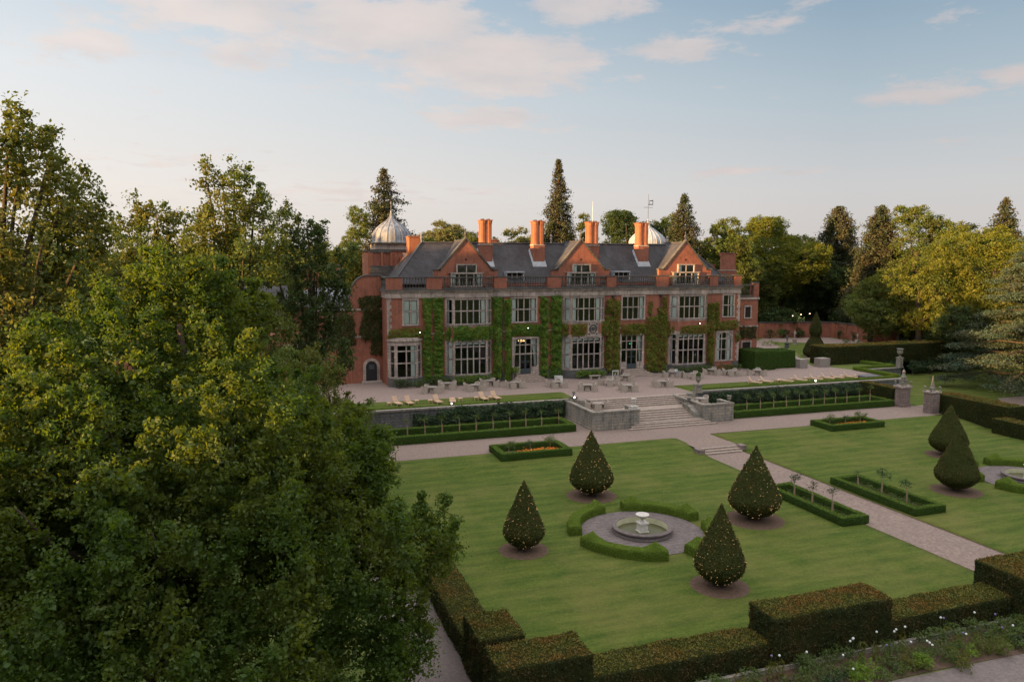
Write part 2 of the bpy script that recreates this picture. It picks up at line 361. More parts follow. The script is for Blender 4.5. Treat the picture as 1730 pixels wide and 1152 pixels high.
    def holed(s, fc, z0, z1, holes, n=0.0):          # wall face with rectangular openings (u0,u1,z0,z1)
        (x0, y0), (x1, y1) = fc; L = math.hypot(x1 - x0, y1 - y0)
        us = sorted({0.0, L} | {h[0] for h in holes} | {h[1] for h in holes}); zs = sorted({z0, z1} | {h[2] for h in holes} | {h[3] for h in holes})
        for a, b in zip(us, us[1:]):
            for c, d in zip(zs, zs[1:]):
                m, k = (a + b) / 2, (c + d) / 2
                if any(h[0] < m < h[1] and h[2] < k < h[3] for h in holes): continue
                s.fquad(fc, a, b, c, d, n)
        return s
    def build(s, name, mat, parent=None, smooth=False, loc=None):
        me = bpy.data.meshes.new(name)
        vs = s.v
        if loc is not None: vs = [(x - loc[0], y - loc[1], z - loc[2]) for x, y, z in vs]
        me.from_pydata(vs, [], s.f); me.validate(); me.update()
        if smooth: me.polygons.foreach_set('use_smooth', [True] * len(me.polygons))
        me.materials.append(M[mat])
        o = bpy.data.objects.new(name, me); COL.objects.link(o)
        if loc is not None: o.location = loc
        if parent is not None: attach(o, parent)
        return o
def attach(o, parent):
    """parent without moving (parents only ever translate or turn about z)"""
    bpy_par = parent
    o.parent = bpy_par
    o.matrix_parent_inverse = world_of(bpy_par).inverted()
def world_of(o):
    m = Matrix.LocRotScale(o.location, o.rotation_euler, o.scale)
    if o.parent is not None: m = world_of(o.parent) @ o.matrix_parent_inverse @ m
    return m
def tag(o, label=None, cat=None, group=None, kind=None):
    if label: o['label'] = label
    if cat: o['category'] = cat
    if group: o['group'] = group
    if kind: o['kind'] = kind
    return o
def thing(name, loc, label, cat, group=None, rz=0.0):
    o = bpy.data.objects.new(name, None); COL.objects.link(o); o.location = loc; o.rotation_euler = (0, 0, rz); o.empty_display_size = .2
    return tag(o, label, cat, group)
def copy_thing(root, loc, rz, label, group=None):
    r = root.copy(); COL.objects.link(r); r.location = loc; r.rotation_euler = (0, 0, rz); r['label'] = label
    if group: r['group'] = group
    for ch in list(root.children):
        c = ch.copy(); COL.objects.link(c); c.parent = r
        for g in list(ch.children):
            d = g.copy(); COL.objects.link(d); d.parent = c
    return r
def mesh_np(name, V, Fq, mat, parent=None, smooth=False):
    me = bpy.data.meshes.new(name); n = len(V); m = len(Fq); k = Fq.shape[1]
    me.vertices.add(n); me.vertices.foreach_set('co', np.ascontiguousarray(V, dtype=np.float32).ravel())
    me.loops.add(m * k); me.loops.foreach_set('vertex_index', np.ascontiguousarray(Fq, dtype=np.int32).ravel())
    me.polygons.add(m); me.polygons.foreach_set('loop_start', np.arange(0, m * k, k, dtype=np.int32))
    if smooth: me.polygons.foreach_set('use_smooth', np.ones(m, dtype=bool))
    me.update(calc_edges=True)
    me.materials.append(M[mat])
    o = bpy.data.objects.new(name, me); COL.objects.link(o)
    if parent is not None: attach(o, parent)
    return o
def leaf_arrays(P, size, rng, N=None, bias=.8, asp=.55, flat=None):
    """one small folded leaf per point"""
    n = len(P); a = rng.normal(size=(n, 3))
    nm = rng.normal(size=(n, 3))
    if N is not None: nm = nm / np.linalg.norm(nm, axis=1, keepdims=True) + N * bias
    if flat is not None: nm[:, 2] += flat * np.linalg.norm(nm, axis=1)
    nm /= np.linalg.norm(nm, axis=1, keepdims=True) + 1e-9
    a -= nm * np.sum(a * nm, axis=1, keepdims=True); a /= np.linalg.norm(a, axis=1, keepdims=True) + 1e-9
    b = np.cross(nm, a)
    s = (size * rng.uniform(.6, 1.3, size=n))[:, None] * .5
    w_ = s * asp
    V = np.stack([P - a * s, P + b * w_ + nm * s * .22, P + a * s, P - b * w_ + nm * s * .22], axis=1).reshape(-1, 3)
    return V, np.arange(n * 4).reshape(-1, 4)
def leaves(name, P, size, mat, parent, rng, **kw):
    V, Fq = leaf_arrays(np.asarray(P, dtype=float), size, rng, **kw)
    return mesh_np(name, V, Fq, mat, parent)
def vnoise(P, scale, seed):
    """cheap smooth pseudo-noise, about -1..1"""
    r = np.random.default_rng(seed); o = np.zeros(len(P)); amp = 1.0
    for k in range(4):
        d = r.normal(size=(3, 3)); ph = r.uniform(0, 6.28, size=3)
        q = P * scale * (1.9 ** k)
        o += amp * (np.sin(q @ d[0] + ph[0]) * np.sin(q @ d[1] + ph[1]) + .5 * np.sin(q @ d[2] + ph[2])) / 1.5; amp *= .55
    return o / 1.6

# ------------------------------------------------------------------ ground
ZL, ZP, ZT = -2.45, -2.0, 0.0
def struct(name, mb, mat, **k): return tag(mb.build(name, mat, **k), kind='structure')
g = MB()                                              # one sheet to the horizon at the low level
g.poly([(-2500, -1200, ZL - .012), (2500, -1200, ZL - .012), (2500, 3500, ZL - .012), (-2500, 3500, ZL - .012)])
struct('ground', g, 'rough_grass')
# upper terrace plateau
PLAT = [(-160, 78.9), (36.1, 78.9), (36.1, 78.1), (48.7, 78.1), (48.7, 78.9), (83.3, 79.2), (83.3, 87.2), (90.7, 87.2), (90.7, 94.0), (600, 94.0), (600, 900), (-160, 900)]
g = MB(); n = len(PLAT); g.poly([(x, y, -.008) for x, y in PLAT])
struct('terrain', g, 'rough_grass')
g = MB().poly([(10, 84.0, -.004), (35.2, 83.7, -.004), (35.2, 78.9, -.004), (36.1, 78.9, -.004), (36.1, 78.1, -.004), (48.7, 78.1, -.004), (48.7, 78.9, -.004), (50.2, 78.9, -.004), (50.0, 83.5, -.004), (81.0, 82.2, -.004), (82.6, 84.0, -.004), (82.6, 87.6, -.004), (81.3, 92.4, -.004),
               (79.9, 93.0, -.004), (86.0, 104, -.004), (96, 124, -.004), (90, 130, -.004), (76, 112, -.004), (68, 96, -.004), (-30, 100, -.004), (-30, 84, -.004)])
struct('gravel_terrace', g, 'gravel')
# terrace lawns (thin raised turf)
def slab(mb, pts, z0, z1): return mb.prism(pts, z0, z1)
struct('terrace_lawn', slab(MB(), [(-10, 79.35), (34.6, 79.25), (34.9, 83.6), (-10, 84.2)], -.02, .05), 'lawn')
struct('terrace_lawn', slab(MB(), [(50.9, 79.2), (80.4, 79.5), (80.6, 81.9), (77, 82.9), (50.4, 83.4)], -.02, .05), 'lawn')
# right hand garden level with the terrace
struct('garden_lawn', slab(MB(), [(86.6, 103.5), (103, 104), (110, 112.5), (97.5, 121.5)], -.02, .04), 'lawn')
struct('garden_path', MB().poly([(86.8, 103.2, -.002), (84.5, 99.5, -.002), (104, 99.5, -.002), (112, 112.0, -.002), (112.5, 116.0, -.002), (112.2, 127, -.002), (98, 129, -.002), (93, 124, -.002), (97.3, 122.0, -.002), (110.4, 112.6, -.002), (103.2, 103.6, -.002)]), 'gravel')
# gravel walk below the terrace wall
struct('gravel_walk', MB().poly([(-60, 66.0, ZP), (39.9, 66.1, ZP), (39.9, 61.7, ZP), (44.6, 61.7, ZP), (44.6, 66.6, ZP), (73.5, 66.2, ZP), (77.2, 66.9, ZP), (77.2, 71.6, ZP), (76, 79.5, ZP), (-60, 79.5, ZP)]), 'path_gravel')
struct('gravel_path', MB().poly([(40.35, 24, ZL + .01), (44.4, 24, ZL + .01), (44.4, 61, ZL + .01), (40.1, 61, ZL + .01)]), 'path_gravel')
struct('gravel_drive', MB().poly([(5.6, -10, ZL + .01), (8.9, -10, ZL + .01), (8.7, 60, ZL + .01), (6.0, 66, ZL + .01), (5.6, 66, ZL + .01)]), 'drive_gravel')
struct('gravel_drive', MB().poly([(9, 2, ZL + .005), (90, 2, ZL + .005), (90, 23.6, ZL + .005), (29, 24.5, ZL + .005), (9, 24.9, ZL + .005)]), 'drive_gravel')
# lawns with the little bank at their back edge: a grid sheet
def lawn_sheet(name, x0, x1, yb):
    xs = np.arange(x0, x1 + .01, (x1 - x0) / 40); ys = np.concatenate([np.arange(28.0, 58.0, 2.0), np.arange(58.0, yb - .2, .6), [yb - .15, yb]])
    X, Y = np.meshgrid(xs, ys); t = np.clip((Y - 59.6) / 4.6, 0, 1); t = t * t * (3 - 2 * t)
    Zz = ZL + .035 + (ZP - ZL) * t + .0 * X; Zz[-1, :] = ZP - .05
    P = np.stack([X, Y, Zz], -1).reshape(-1, 3); nx = len(xs); ny = len(ys)
    P[:, 2] += .025 * vnoise(P, .25, 3)
    i = np.arange(nx * ny).reshape(ny, nx); Fq = np.stack([i[:-1, :-1], i[:-1, 1:], i[1:, 1:], i[1:, :-1]], -1).reshape(-1, 4)
    # skirts along the path sides
    for col, s in ((0, 1), (nx - 1, -1)):
        b = len(P); sk = P[i[:, col]].copy(); sk[:, 2] -= .5; P = np.vstack([P, sk]); q = np.arange(ny - 1)
        f = np.stack([i[:-1, col], i[1:, col], b + q + 1, b + q], -1)
        Fq = np.vstack([Fq, f[:, ::s]])
    o = mesh_np(name, P, Fq, 'lawn', smooth=True); tag(o, kind='structure'); return o
lawn_sheet('lawn', 9.0, 40.15, 66.05)
lawn_sheet('lawn', 44.55, 76.0, 66.4)
for nm, pts in (('lawn_edge', [(40.15, 24), (40.28, 24), (40.16, 61), (40.02, 61)]), ('lawn_edge', [(44.42, 24), (44.56, 24), (44.58, 61), (44.44, 61)])):
    struct(nm, MB().poly([(x, y, ZL + .016) for x, y in pts]), 'soil')
for x0, x1, y0, y1 in ((9, 39.9, 66.0, 66.13), (44.7, 73.5, 66.3, 66.45)):
    struct('lawn_edge', MB().poly([(x0, y0 + .02, ZP + .004), (x1, y0 + .02, ZP + .004), (x1, y1, ZP + .004), (x0, y1, ZP + .004)]), 'soil')
# lawn beyond the gate on the right, and its path
struct('far_lawn', MB().poly([(77.5, 50, ZP + .0), (200, 40, ZP + .0), (200, 91, ZP), (91, 92.5, ZP), (84, 87, ZP), (84, 80, ZP), (77.5, 79, ZP)]), 'lawn')
struct('far_path', MB().poly([(77.3, 66.8, ZP + .004), (86, 66.3, ZP + .004), (86.0, 71.6, ZP + .004), (77.3, 71.6, ZP + .004)]), 'path_gravel')
struct('far_path', MB().poly([(88.4, 68.2, ZP + .008), (89.5, 65.5, ZP + .008), (130, 62, ZP + .008), (130, 72.6, ZP + .008), (92, 72.2, ZP + .008)]), 'path_gravel')
# far hills
def hills(seed, dist, amp, base, a0, a1):
    th = np.linspace(R(a0), R(a1), 90); rr = np.linspace(0, 1, 7)
    T, Q = np.meshgrid(th, rr); D = dist * (1 + .5 * Q)
    P = np.stack([np.sin(T) * D, np.cos(T) * D, np.zeros_like(T)], -1).reshape(-1, 3)
    h = (vnoise(P, 3.2 / dist, seed) * .5 + .5); P[:, 2] = base + amp * h * np.sin(np.clip(Q.reshape(-1), 0, 1) * math.pi * .5 + .05)
    i = np.arange(T.size).reshape(T.shape); Fq = np.stack([i[:-1, :-1], i[:-1, 1:], i[1:, 1:], i[1:, :-1]], -1).reshape(-1, 4)
    tag(mesh_np('hills', P, Fq, 'hill', smooth=True), kind='structure')
hills(5, 900, 26, -4, -60, 100)
hills(9, 1900, 48, -6, -60, 100)

# ------------------------------------------------------------------ walls, steps and piers of the terrace
def urn(mb, cx, cy, z, h=1.0):
    k = h
    return mb.lathe(cx, cy, [(.20 * k, z), (.20 * k, z + .06 * k), (.09 * k, z + .13 * k), (.07 * k, z + .22 * k), (.14 * k, z + .30 * k), (.29 * k, z + .48 * k), (.33 * k, z + .68 * k), (.27 * k, z + .82 * k), (.36 * k, z + .93 * k), (.40 * k, z + 1.0 * k), (.34 * k, z + 1.0 * k), (.25 * k, z + .88 * k)], 14)
def urn_thing(cx, cy, z, h, label, mat='block_stone', ped=.0, ball=False):
    t = thing('garden_urn', (cx, cy, z), label, 'urn', 'stone urns round the terrace')
    if ped:
        MB().box(cx - .42, cx + .42, cy - .42, cy + .42, z, z + .12).box(cx - .33, cx + .33, cy - .33, cy + .33, z + .12, z + ped - .1).box(cx - .40, cx + .40, cy - .40, cy + .40, z + ped - .1, z + ped).build('pedestal', mat, t)
    else:
        MB().box(cx - .25, cx + .25, cy - .25, cy + .25, z, z + .07).build('base', mat, t); ped = .07
    urn(MB(), cx, cy, z + ped, h).build('bowl', mat, t, smooth=True)
    if ball:
        MB().ball((cx, cy, z + ped + h + .12), .30, 10, 7).build('planting', 'boxdark_core', t, smooth=True)
    return t
def wall_thing(name, mb, cop, mat, copmat, label, cat='wall', loc=(0, 0, 0), group=None):
    t = thing(name, loc, label, cat, group)
    mb.build('masonry', mat, t); cop.build('coping', copmat, t); return t
wall_thing('retaining_wall', MB().box(-40, 33.95, 78.85, 79.3, ZP - .3, -.10), MB().box(-40, 33.97, 78.75, 79.34, -.10, .085), 'wall_stone', 'block_stone',
           'grey stone retaining wall under the left terrace lawn with climbers on its face', loc=(12, 79, ZP))
wall_thing('retaining_wall', MB().box(50.4, 83.3, 78.85, 79.3, ZP - .3, -.10).box(82.9, 83.3, 79.3, 87.2, ZP - .3, -.10), MB().box(50.4, 83.4, 78.75, 79.34, -.10, .085).box(82.86, 83.4, 79.34, 87.3, -.10, .085), 'wall_stone', 'block_stone',
           'grey stone retaining wall under the right terrace lawn, hung with dark climbers', loc=(67, 79, ZP))
wall_thing('retaining_wall', MB().box(83.45, 90.9, 86.9, 87.3, ZP - .3, -.05).box(90.5, 90.9, 87.3, 94, ZP - .3, -.05), MB().box(83.45, 91.0, 86.82, 87.36, -.05, .12).box(90.45, 91.0, 87.36, 94, -.05, .12), 'wall_stone', 'block_stone',
           'short grey wall stepping back behind the gate pillar with the urn', loc=(87, 87, ZP))
# bastions either side of the steps
def bastion(x0, x1, label):
    t = thing('stone_bastion', ((x0 + x1) / 2, 75, ZP), label, 'stone platform', 'stone platforms beside the terrace steps')
    y0, y1 = 71.4, 78.75; ft = -.75
    m = MB().box(x0, x1, y0, y0 + .4, ZP - .2, -.14).box(x0, x0 + .4, y0 + .4, y1, ZP - .2, -.14).box(x1 - .4, x1, y0 + .4, 74.1, ZP - .2, -.14)
    m.box(x0 + .4, x1 - .4, y0 + .4, y1, ZP - .2, ft - .05)
    m.build('masonry', 'block_stone', t)
    MB().box(x0 - .06, x1 + .06, y0 - .06, y0 + .46, -.14, 0).box(x0 - .06, x0 + .46, y0 + .46, y1, -.14, 0).box(x1 - .46, x1 + .06, y0 + .46, 74.1, -.14, 0).build('coping', 'block_stone', t)
    MB().box(x0 - .05, x1 + .05, y0 - .05, y0 - .0015, ZP - .2, ZP + .22).box(x0 - .05, x0 - .0015, y0, y1, ZP - .2, ZP + .22).build('plinth', 'block_stone', t)
    MB().box(x0 + .4, x1 - .4, y0 + .4, y1, ft - .05, ft).build('paving', 'step_stone', t)
bastion(33.5, 39.0, 'blotchy grey stone platform left of the terrace steps, carrying a dining set')
bastion(46.95, 50.85, 'smaller grey stone platform right of the terrace steps, carrying a dining set')
t = thing('stone_steps', (42.9, 75, ZP), 'wide weathered stone steps in two flights from gravel walk to terrace', 'steps')
for i in range(5):                                           # upper flight, full width
    y = 78.1 - .40 * i; z = -.0 - .15 * i
    MB().box(36.1 - .03 * i, 48.7 + .03 * i, y - .42, 78.6 if i == 0 else y + .02, z - .15, z - .003 * (i == 0)).build('tread', 'step_stone', t)
MB().box(34.0, 50.3, 74.05, 76.12, -1.0, -.752).box(34.0, 36.0, 76.12, 78.7, -1.0, -.752).box(48.9, 50.3, 76.12, 78.7, -1.0, -.752).build('landing', 'step_stone', t)
for i in range(5):                                           # lower flight between the platforms
    y = 74.05 - .48 * i; z = -.75 - .155 * (i + 1)
    MB().box(39.02, 46.93, y - .5, y + .02, z - .2, z).build('tread', 'step_stone', t)
for i in range(3):                                           # spreading bottom steps
    y = 71.6 - .42 * i; z = -1.56 - .145 * i - .02; e = .55 * i
    MB().box(38.3 - e * .9, 46.95 + e, y - .43, y + .04, z - .2, z).build('tread', 'step_stone', t)
MB().box(39.02, 46.93, 71.3, 74.0, ZP - .3, -1.72).build('footing', 'step_stone', t)
MB().box(33.9, 36.1, 78.05, 79.0, ZP, -.012).build('flank', 'block_stone', t); MB().box(48.7, 50.45, 78.05, 79.0, ZP, -.012).build('flank', 'block_stone', t)
t = thing('stone_block', (46.9, 73.6, ZP), 'low crumbling stone cheek sloping beside the right of the terrace steps', 'stone block')
MB().prism_x([(71.9, -1.7), (74.6, -1.2), (74.6, -.35), (73.6, -.35), (72.2, -.95)], 46.2, 46.93).build('masonry', 'block_stone', t)
urn_thing(38.45, 71.75, 0.0, .80, 'pale urn with a drum base on the right end of the left stone platform', 'white_stone', .35)
urn_thing(50.45, 71.75, 0.0, .72, 'small grey urn on the front right corner of the right stone platform')
urn_thing(46.6, 73.9, -.35, .70, 'grey urn on the low cheek beside the right of the steps')
urn_thing(50.6, 78.3, 0.0, 1.05, 'tall urn planted with a clipped ball at the head of the right platform', ped=1.0, ball=True)
urn_thing(34.3, 78.3, 0.0, .55, 'small stone urn on a squat block at the left head of the steps', 'block_stone', .5)
urn_thing(90.7, 87.1, 0.10, 1.3, 'stone urn on a tall pedestal beyond the gate pillar', 'block_stone', 1.5)
# steps on the axis path
t = thing('path_steps', (42.2, 61.2, ZL), 'three shallow stone steps on the axis path with end blocks', 'steps')
for i in range(3):
    MB().box(40.2, 44.35, 61.75 - .4 * (i + 1), 61.75 - .4 * i, ZL - .1, ZP - .15 * i - .01).build('tread', 'step_stone', t)
MB().box(39.5, 40.18, 60.7, 61.6, ZL - .1, ZP + .08).build('end_block', 'pink_stone', t); MB().box(44.37, 45.0, 60.9, 61.8, ZL - .1, ZP + .08).build('end_block', 'pink_stone', t)

# gate pillars
t = thing('gate_pillar', (75.9, 71.6, ZP), 'tall mottled stone gate pillar at the end of the right clipped bed', 'gate pillar', 'gate pillars')
m = MB().box(75.0, 76.35, 71.4, 72.45, ZP - .1, .35); m.build('shaft', 'pink_stone', t)
MB().box(74.88, 76.47, 71.28, 72.57, ZP - .1, ZP + .35).build('plinth', 'pink_stone', t)
MB().box(74.85, 76.5, 71.25, 72.6, .35, .62).build('cornice', 'stone', t)
MB().box(75.35, 76.0, 71.6, 72.25, .62, 1.2).box(75.28, 76.07, 71.53, 72.32, 1.2, 1.32).lathe(75.68, 71.92, [(.28, 1.32), (.34, 1.6), (.24, 1.85), (.14, 2.05), (.20, 2.3), (.08, 2.5), (.02, 2.6)], 12).build('crest', 'block_stone', t)
for x, y in ((75.0, 71.4), (76.35, 71.4), (75.0, 72.45), (76.35, 72.45)):
    MB().lathe(x, y, [(.09, .62), (.10, .72), (.05, .82), (.13, .95), (.13, 1.05), (.02, 1.2)], 10).build('finial', 'block_stone', t, smooth=True)
t = thing('gate_pillar', (75.7, 67.5, ZP), 'stone gate pillar with pinnacle and ball finials at the end of the yew hedge', 'gate pillar', 'gate pillars')
MB().box(74.9, 76.3, 67.1, 68.1, ZP - .3, .45).build('shaft', 'pink_stone', t)
MB().box(74.78, 76.42, 66.98, 68.22, .45, .62).build('cornice', 'stone', t)
MB().box(75.35, 75.85, 67.35, 67.85, .62, 1.05).lathe(75.6, 67.6, [(.26, 1.05), (.2, 1.3), (.02, 2.4)], 4, rot=.785).build('pinnacle', 'block_stone', t)
for x, y in ((74.95, 67.15), (76.25, 67.15), (76.25, 68.05), (74.95, 68.05)):
    MB().lathe(x, y, [(.10, .62), (.12, .72), (.06, .86), (.06, .95)], 10).ball((x, y, 1.06), .15).build('finial', 'block_stone', t, smooth=True)

# right garden brick wall
t = thing('garden_wall', (106, 124, 0), 'long red brick garden wall with grey coping closing the far garden', 'wall')
W = [(60, 131.5), (98.5, 130.0), (110, 127.6), (113.3, 126.0), (113.0, 116.4), (119, 114.5)]
m = MB(); c = MB(); pil = MB()
for i in range(len(W) - 1):
    L = math.dist(W[i], W[i + 1]); fc = (W[i], W[i + 1]) ; m.fbox(fc, .0, L - .01, -.1, 3.0, -.45, 0)
    c.fbox(fc, -.05, L - .0, 3.0, 3.22, -.55, .12)
    k = int(L / 3.0)
    for j in range(k + 1): pil.fbox(fc, min(L - .5, j * L / max(1, k)), min(L - .02, j * L / max(1, k) + .5), -.05, 2.95, .002, .14)
m.build('brickwork', 'brick', t); c.build('coping', 'stone_dark', t); pil.build('buttresses', 'brick_orange', t)

# ------------------------------------------------------------------ the house
Y0 = 94.0
H = thing('country_house', (41.6, 94, 0), 'long red brick country house with stone windows, three gables and tall chimneys', 'house')
BAYX = [26.35, 42.5, 58.75]
BH, BF, BD = 3.1, 2.15, 1.0
ZC0, ZC1, ZB = 11.08, 12.05, 13.70
def bayplan(cx, hw=BH, fw=BF, d=BD): return [(cx - hw, Y0), (cx - fw, Y0 - d), (cx + fw, Y0 - d), (cx + hw, Y0)]
FACADE = [(15.92, Y0)]
for b in BAYX: FACADE += bayplan(b)
FACADE += [(67.4, Y0)]
UW = [(18.0, 19.7), (32.3, 35.6), (48.35, 51.65), (64.6, 66.3)]
Z_U0, Z_U1, Z_G0, Z_G1 = 7.75, 10.78, 1.30, 5.45
wall_h, frame_parent = [], H
def window(fc, u0, u1, z0, z1, nx, rows, curtains='both', frame='stone', fw=.13, surround=.22, parent=H, sash=True, door=None, blind=0.0):
    """stone mullioned window set in a wall face; part window > pane, sash, curtain"""
    m = MB(); W_ = u1 - u0
    m.fbox(fc, u0 - surround, u0, z0 - .0, z1, -.25, .05); m.fbox(fc, u1, u1 + surround, z0, z1, -.25, .05)
    m.fbox(fc, u0 - surround, u1 + surround, z1, z1 + surround, -.25, .07); m.fbox(fc, u0 - surround - .05, u1 + surround + .05, z0 - .16, z0, -.25, .11)
    step = W_ / nx
    for i in range(1, nx): m.fbox(fc, u0 + i * step - fw / 2, u0 + i * step + fw / 2, z0, z1, -.2, -.02)
    zz = z0; tot = sum(rows); lev = []
    for r in rows[:-1]:
        zz += (z1 - z0) * r / tot; lev.append(zz); m.fbox(fc, u0, u1, zz - fw / 2, zz + fw / 2, -.19, -.03)
    wobj = m.build('window', frame, parent)
    MB().fquad(fc, u0, u1, z0, z1, -.14).build('pane', 'glass', wobj)
    s = MB(); lv = [z0] + lev + [z1]
    for i in range(nx):
        for j in range(len(lv) - 1):
            a, b = u0 + i * step + fw / 2 - .005, u0 + (i + 1) * step - fw / 2 + .005; c_, d_ = lv[j] + fw / 2 - .01, lv[j + 1] - fw / 2 + .01
            if i == 0: a = u0
            if i == nx - 1: b = u1
            if j == 0: c_ = z0
            if j == len(lv) - 2: d_ = z1
            e = .045
            s.fbox(fc, a, a + e, c_, d_, -.17, -.10); s.fbox(fc, b - e, b, c_, d_, -.17, -.10); s.fbox(fc, a + e, b - e, c_, c_ + e, -.17, -.10); s.fbox(fc, a + e, b - e, d_ - e, d_, -.17, -.10)
    s.build('sash', 'grey_frame', wobj)
    if curtains:
        for side in (('l', 'r') if curtains == 'both' else (curtains,)):
            cm = MB(); cw = min(.55, W_ * .24) if curtains != 'full' else W_
            if curtains == 'wide': cw = W_ * .46
            if side == 'full': a = u0; side = 'l'; cw = W_
            a = u0 if side in ('l', 'wide') else u1 - cw
            nseg = max(4, int(cw / .10)); pts = []
            for k in range(nseg + 1): pts.append((a + cw * k / nseg, -.185 - (.03 if k % 2 else 0)))
            (x0, y0), (x1, y1) = fc; L = math.hypot(x1 - x0, y1 - y0); tx, ty = (x1 - x0) / L, (y1 - y0) / L
            P = lambda q, z: (x0 + tx * q[0] + ty * q[1], y0 + ty * q[0] - tx * q[1], z)
            for k in range(nseg): cm.poly([P(pts[k], z0 + .02), P(pts[k + 1], z0 + .02), P(pts[k + 1], z1), P(pts[k], z1)])
            cm.build('curtain', 'curtain', wobj)
    if blind: MB().fquad(fc, u0, u1, z1 - blind, z1, -.32).build('blind', 'curtain', wobj)
    return wobj
# main front wall, in the flat stretches between the bays, with openings
FLAT = [(15.92, BAYX[0] - BH), (BAYX[0] + BH, BAYX[1] - BH), (BAYX[1] + BH, BAYX[2] - BH), (BAYX[2] + BH, 67.4)]
GB = [18.1]                                           # left ground floor bay
mw = MB()
holes_u = [[(18.0, 19.7)], [(32.3, 35.6)], [(48.35, 51.65)], [(64.6, 66.3)]]
holes_g = [[(16.3, 19.9)], [(32.6, 35.8)], [(48.3, 51.5)], [(63.7, 66.1)]]
for (a, b), hu, hg, zg in zip(FLAT, holes_u, holes_g, (1.2, .78, .78, 1.4)):
    fc = ((a, Y0), (b, Y0))
    hs = [(p - a, q - a, Z_U0, Z_U1) for p, q in hu] + [(p - a, q - a, zg, Z_G1 - .02) for p, q in hg]
    mw.holed(fc, 0, 12.1, hs)
def side_wall(mb, x, y0, y1, z0, z1):
    mb.poly([(x, y0, z0), (x, y1, z0), (x, y1, z1), (x, y0, z1)])
side_wall(mw, 15.92, Y0, 106, 0, 12.1); side_wall(mw, 67.4, Y0, 106, 0, 12.1)
mw.poly([(15.92, 106, 0), (67.4, 106, 0), (67.4, 106, 12.1), (15.92, 106, 12.1)])
mw.box(15.95, 67.35, Y0 - .05, 105.9, 12.02, 12.11)     # gutter deck behind the parapet
mw.build('wall', 'brick', H)
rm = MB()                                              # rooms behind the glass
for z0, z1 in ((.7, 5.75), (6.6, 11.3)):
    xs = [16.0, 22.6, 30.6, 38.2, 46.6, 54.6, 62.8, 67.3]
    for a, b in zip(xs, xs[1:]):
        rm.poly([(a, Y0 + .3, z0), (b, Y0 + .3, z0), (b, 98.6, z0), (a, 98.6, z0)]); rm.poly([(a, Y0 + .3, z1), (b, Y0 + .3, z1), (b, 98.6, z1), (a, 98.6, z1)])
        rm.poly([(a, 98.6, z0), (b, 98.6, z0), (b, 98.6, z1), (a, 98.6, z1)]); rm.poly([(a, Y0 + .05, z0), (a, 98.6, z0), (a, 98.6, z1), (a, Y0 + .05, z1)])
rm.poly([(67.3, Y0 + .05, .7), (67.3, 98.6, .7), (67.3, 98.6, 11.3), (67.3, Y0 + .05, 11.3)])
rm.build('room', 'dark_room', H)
# bays over both storeys
for bi, bx_ in enumerate(BAYX):
    pl = bayplan(bx_)
    bay = MB(); faces = [(pl[0], pl[1]), (pl[1], pl[2]), (pl[2], pl[3])]
    for k, fc in enumerate(faces):
        L = math.dist(*fc)
        if k == 1: hs = [(.12, L - .12, Z_U0, Z_U1), (.12, L - .12, Z_G0, Z_G1 - .02)]
        else: hs = [(.36, L - .3, Z_U0, Z_U1), (.36, L - .3, Z_G0, Z_G1 - .02)]
        bay.holed(fc, 0, ZC0, hs)
    bo = bay.build('bay', 'stone' , H)
    sp = MB()
    for fc in faces:                                   # brick aprons between the storeys
        L = math.dist(*fc); sp.fbox(fc, .02, L - .02, 5.95, 7.35, .0, .03)
    sp.build('apron', 'brick', bo)
    cols = ['both', 'r', 'l'][bi] if False else None
    up_c = [('l', 'r', 'r'), ('full', 'both', 'r'), ('full', 'r', 'r')][bi]; lo_c = [('full', None, None), ('full', None, None), ('l', None, None)][bi]
    for k, fc in enumerate(faces):
        L = math.dist(*fc); ins = .12 if k == 1 else .36; e = .12 if k == 1 else .3
        nx = 5 if k == 1 else 1
        window(fc, ins, L - e, Z_U0, Z_U1, nx, (1.15, 1.0), up_c[k], surround=.10)
        window(fc, ins, L - e, Z_G0, Z_G1 - .02, nx, (1.65, 1.35, .55), lo_c[k], surround=.10, blind=.38 if k == 1 else 0)
    # floors/ceilings of the bay so nothing shows through
    MB().prism([(bx_ - BH + .1, Y0 + .3), (bx_ - BF + .1, Y0 - BD + .25), (bx_ + BF - .1, Y0 - BD + .25), (bx_ + BH - .1, Y0 + .3)], 5.7, 6.9).prism([(bx_ - BH, Y0 + .1), (bx_ - BF, Y0 - BD + .02), (bx_ + BF, Y0 - BD + .02), (bx_ + BH, Y0 + .1)], 11.85, 12.12).build('bay_floor', 'dark_room', bo)
# windows of the flat parts
for i, ((a, b), hu) in enumerate(zip(FLAT, holes_u)):
    fc = ((a, Y0), (b, Y0)); p, q = hu[0]
    window(fc, p - a, q - a, Z_U0, Z_U1, 2 if q - p < 2 else 4, (1.15, 1.0), ('full', 'both', 'r', 'r')[i])
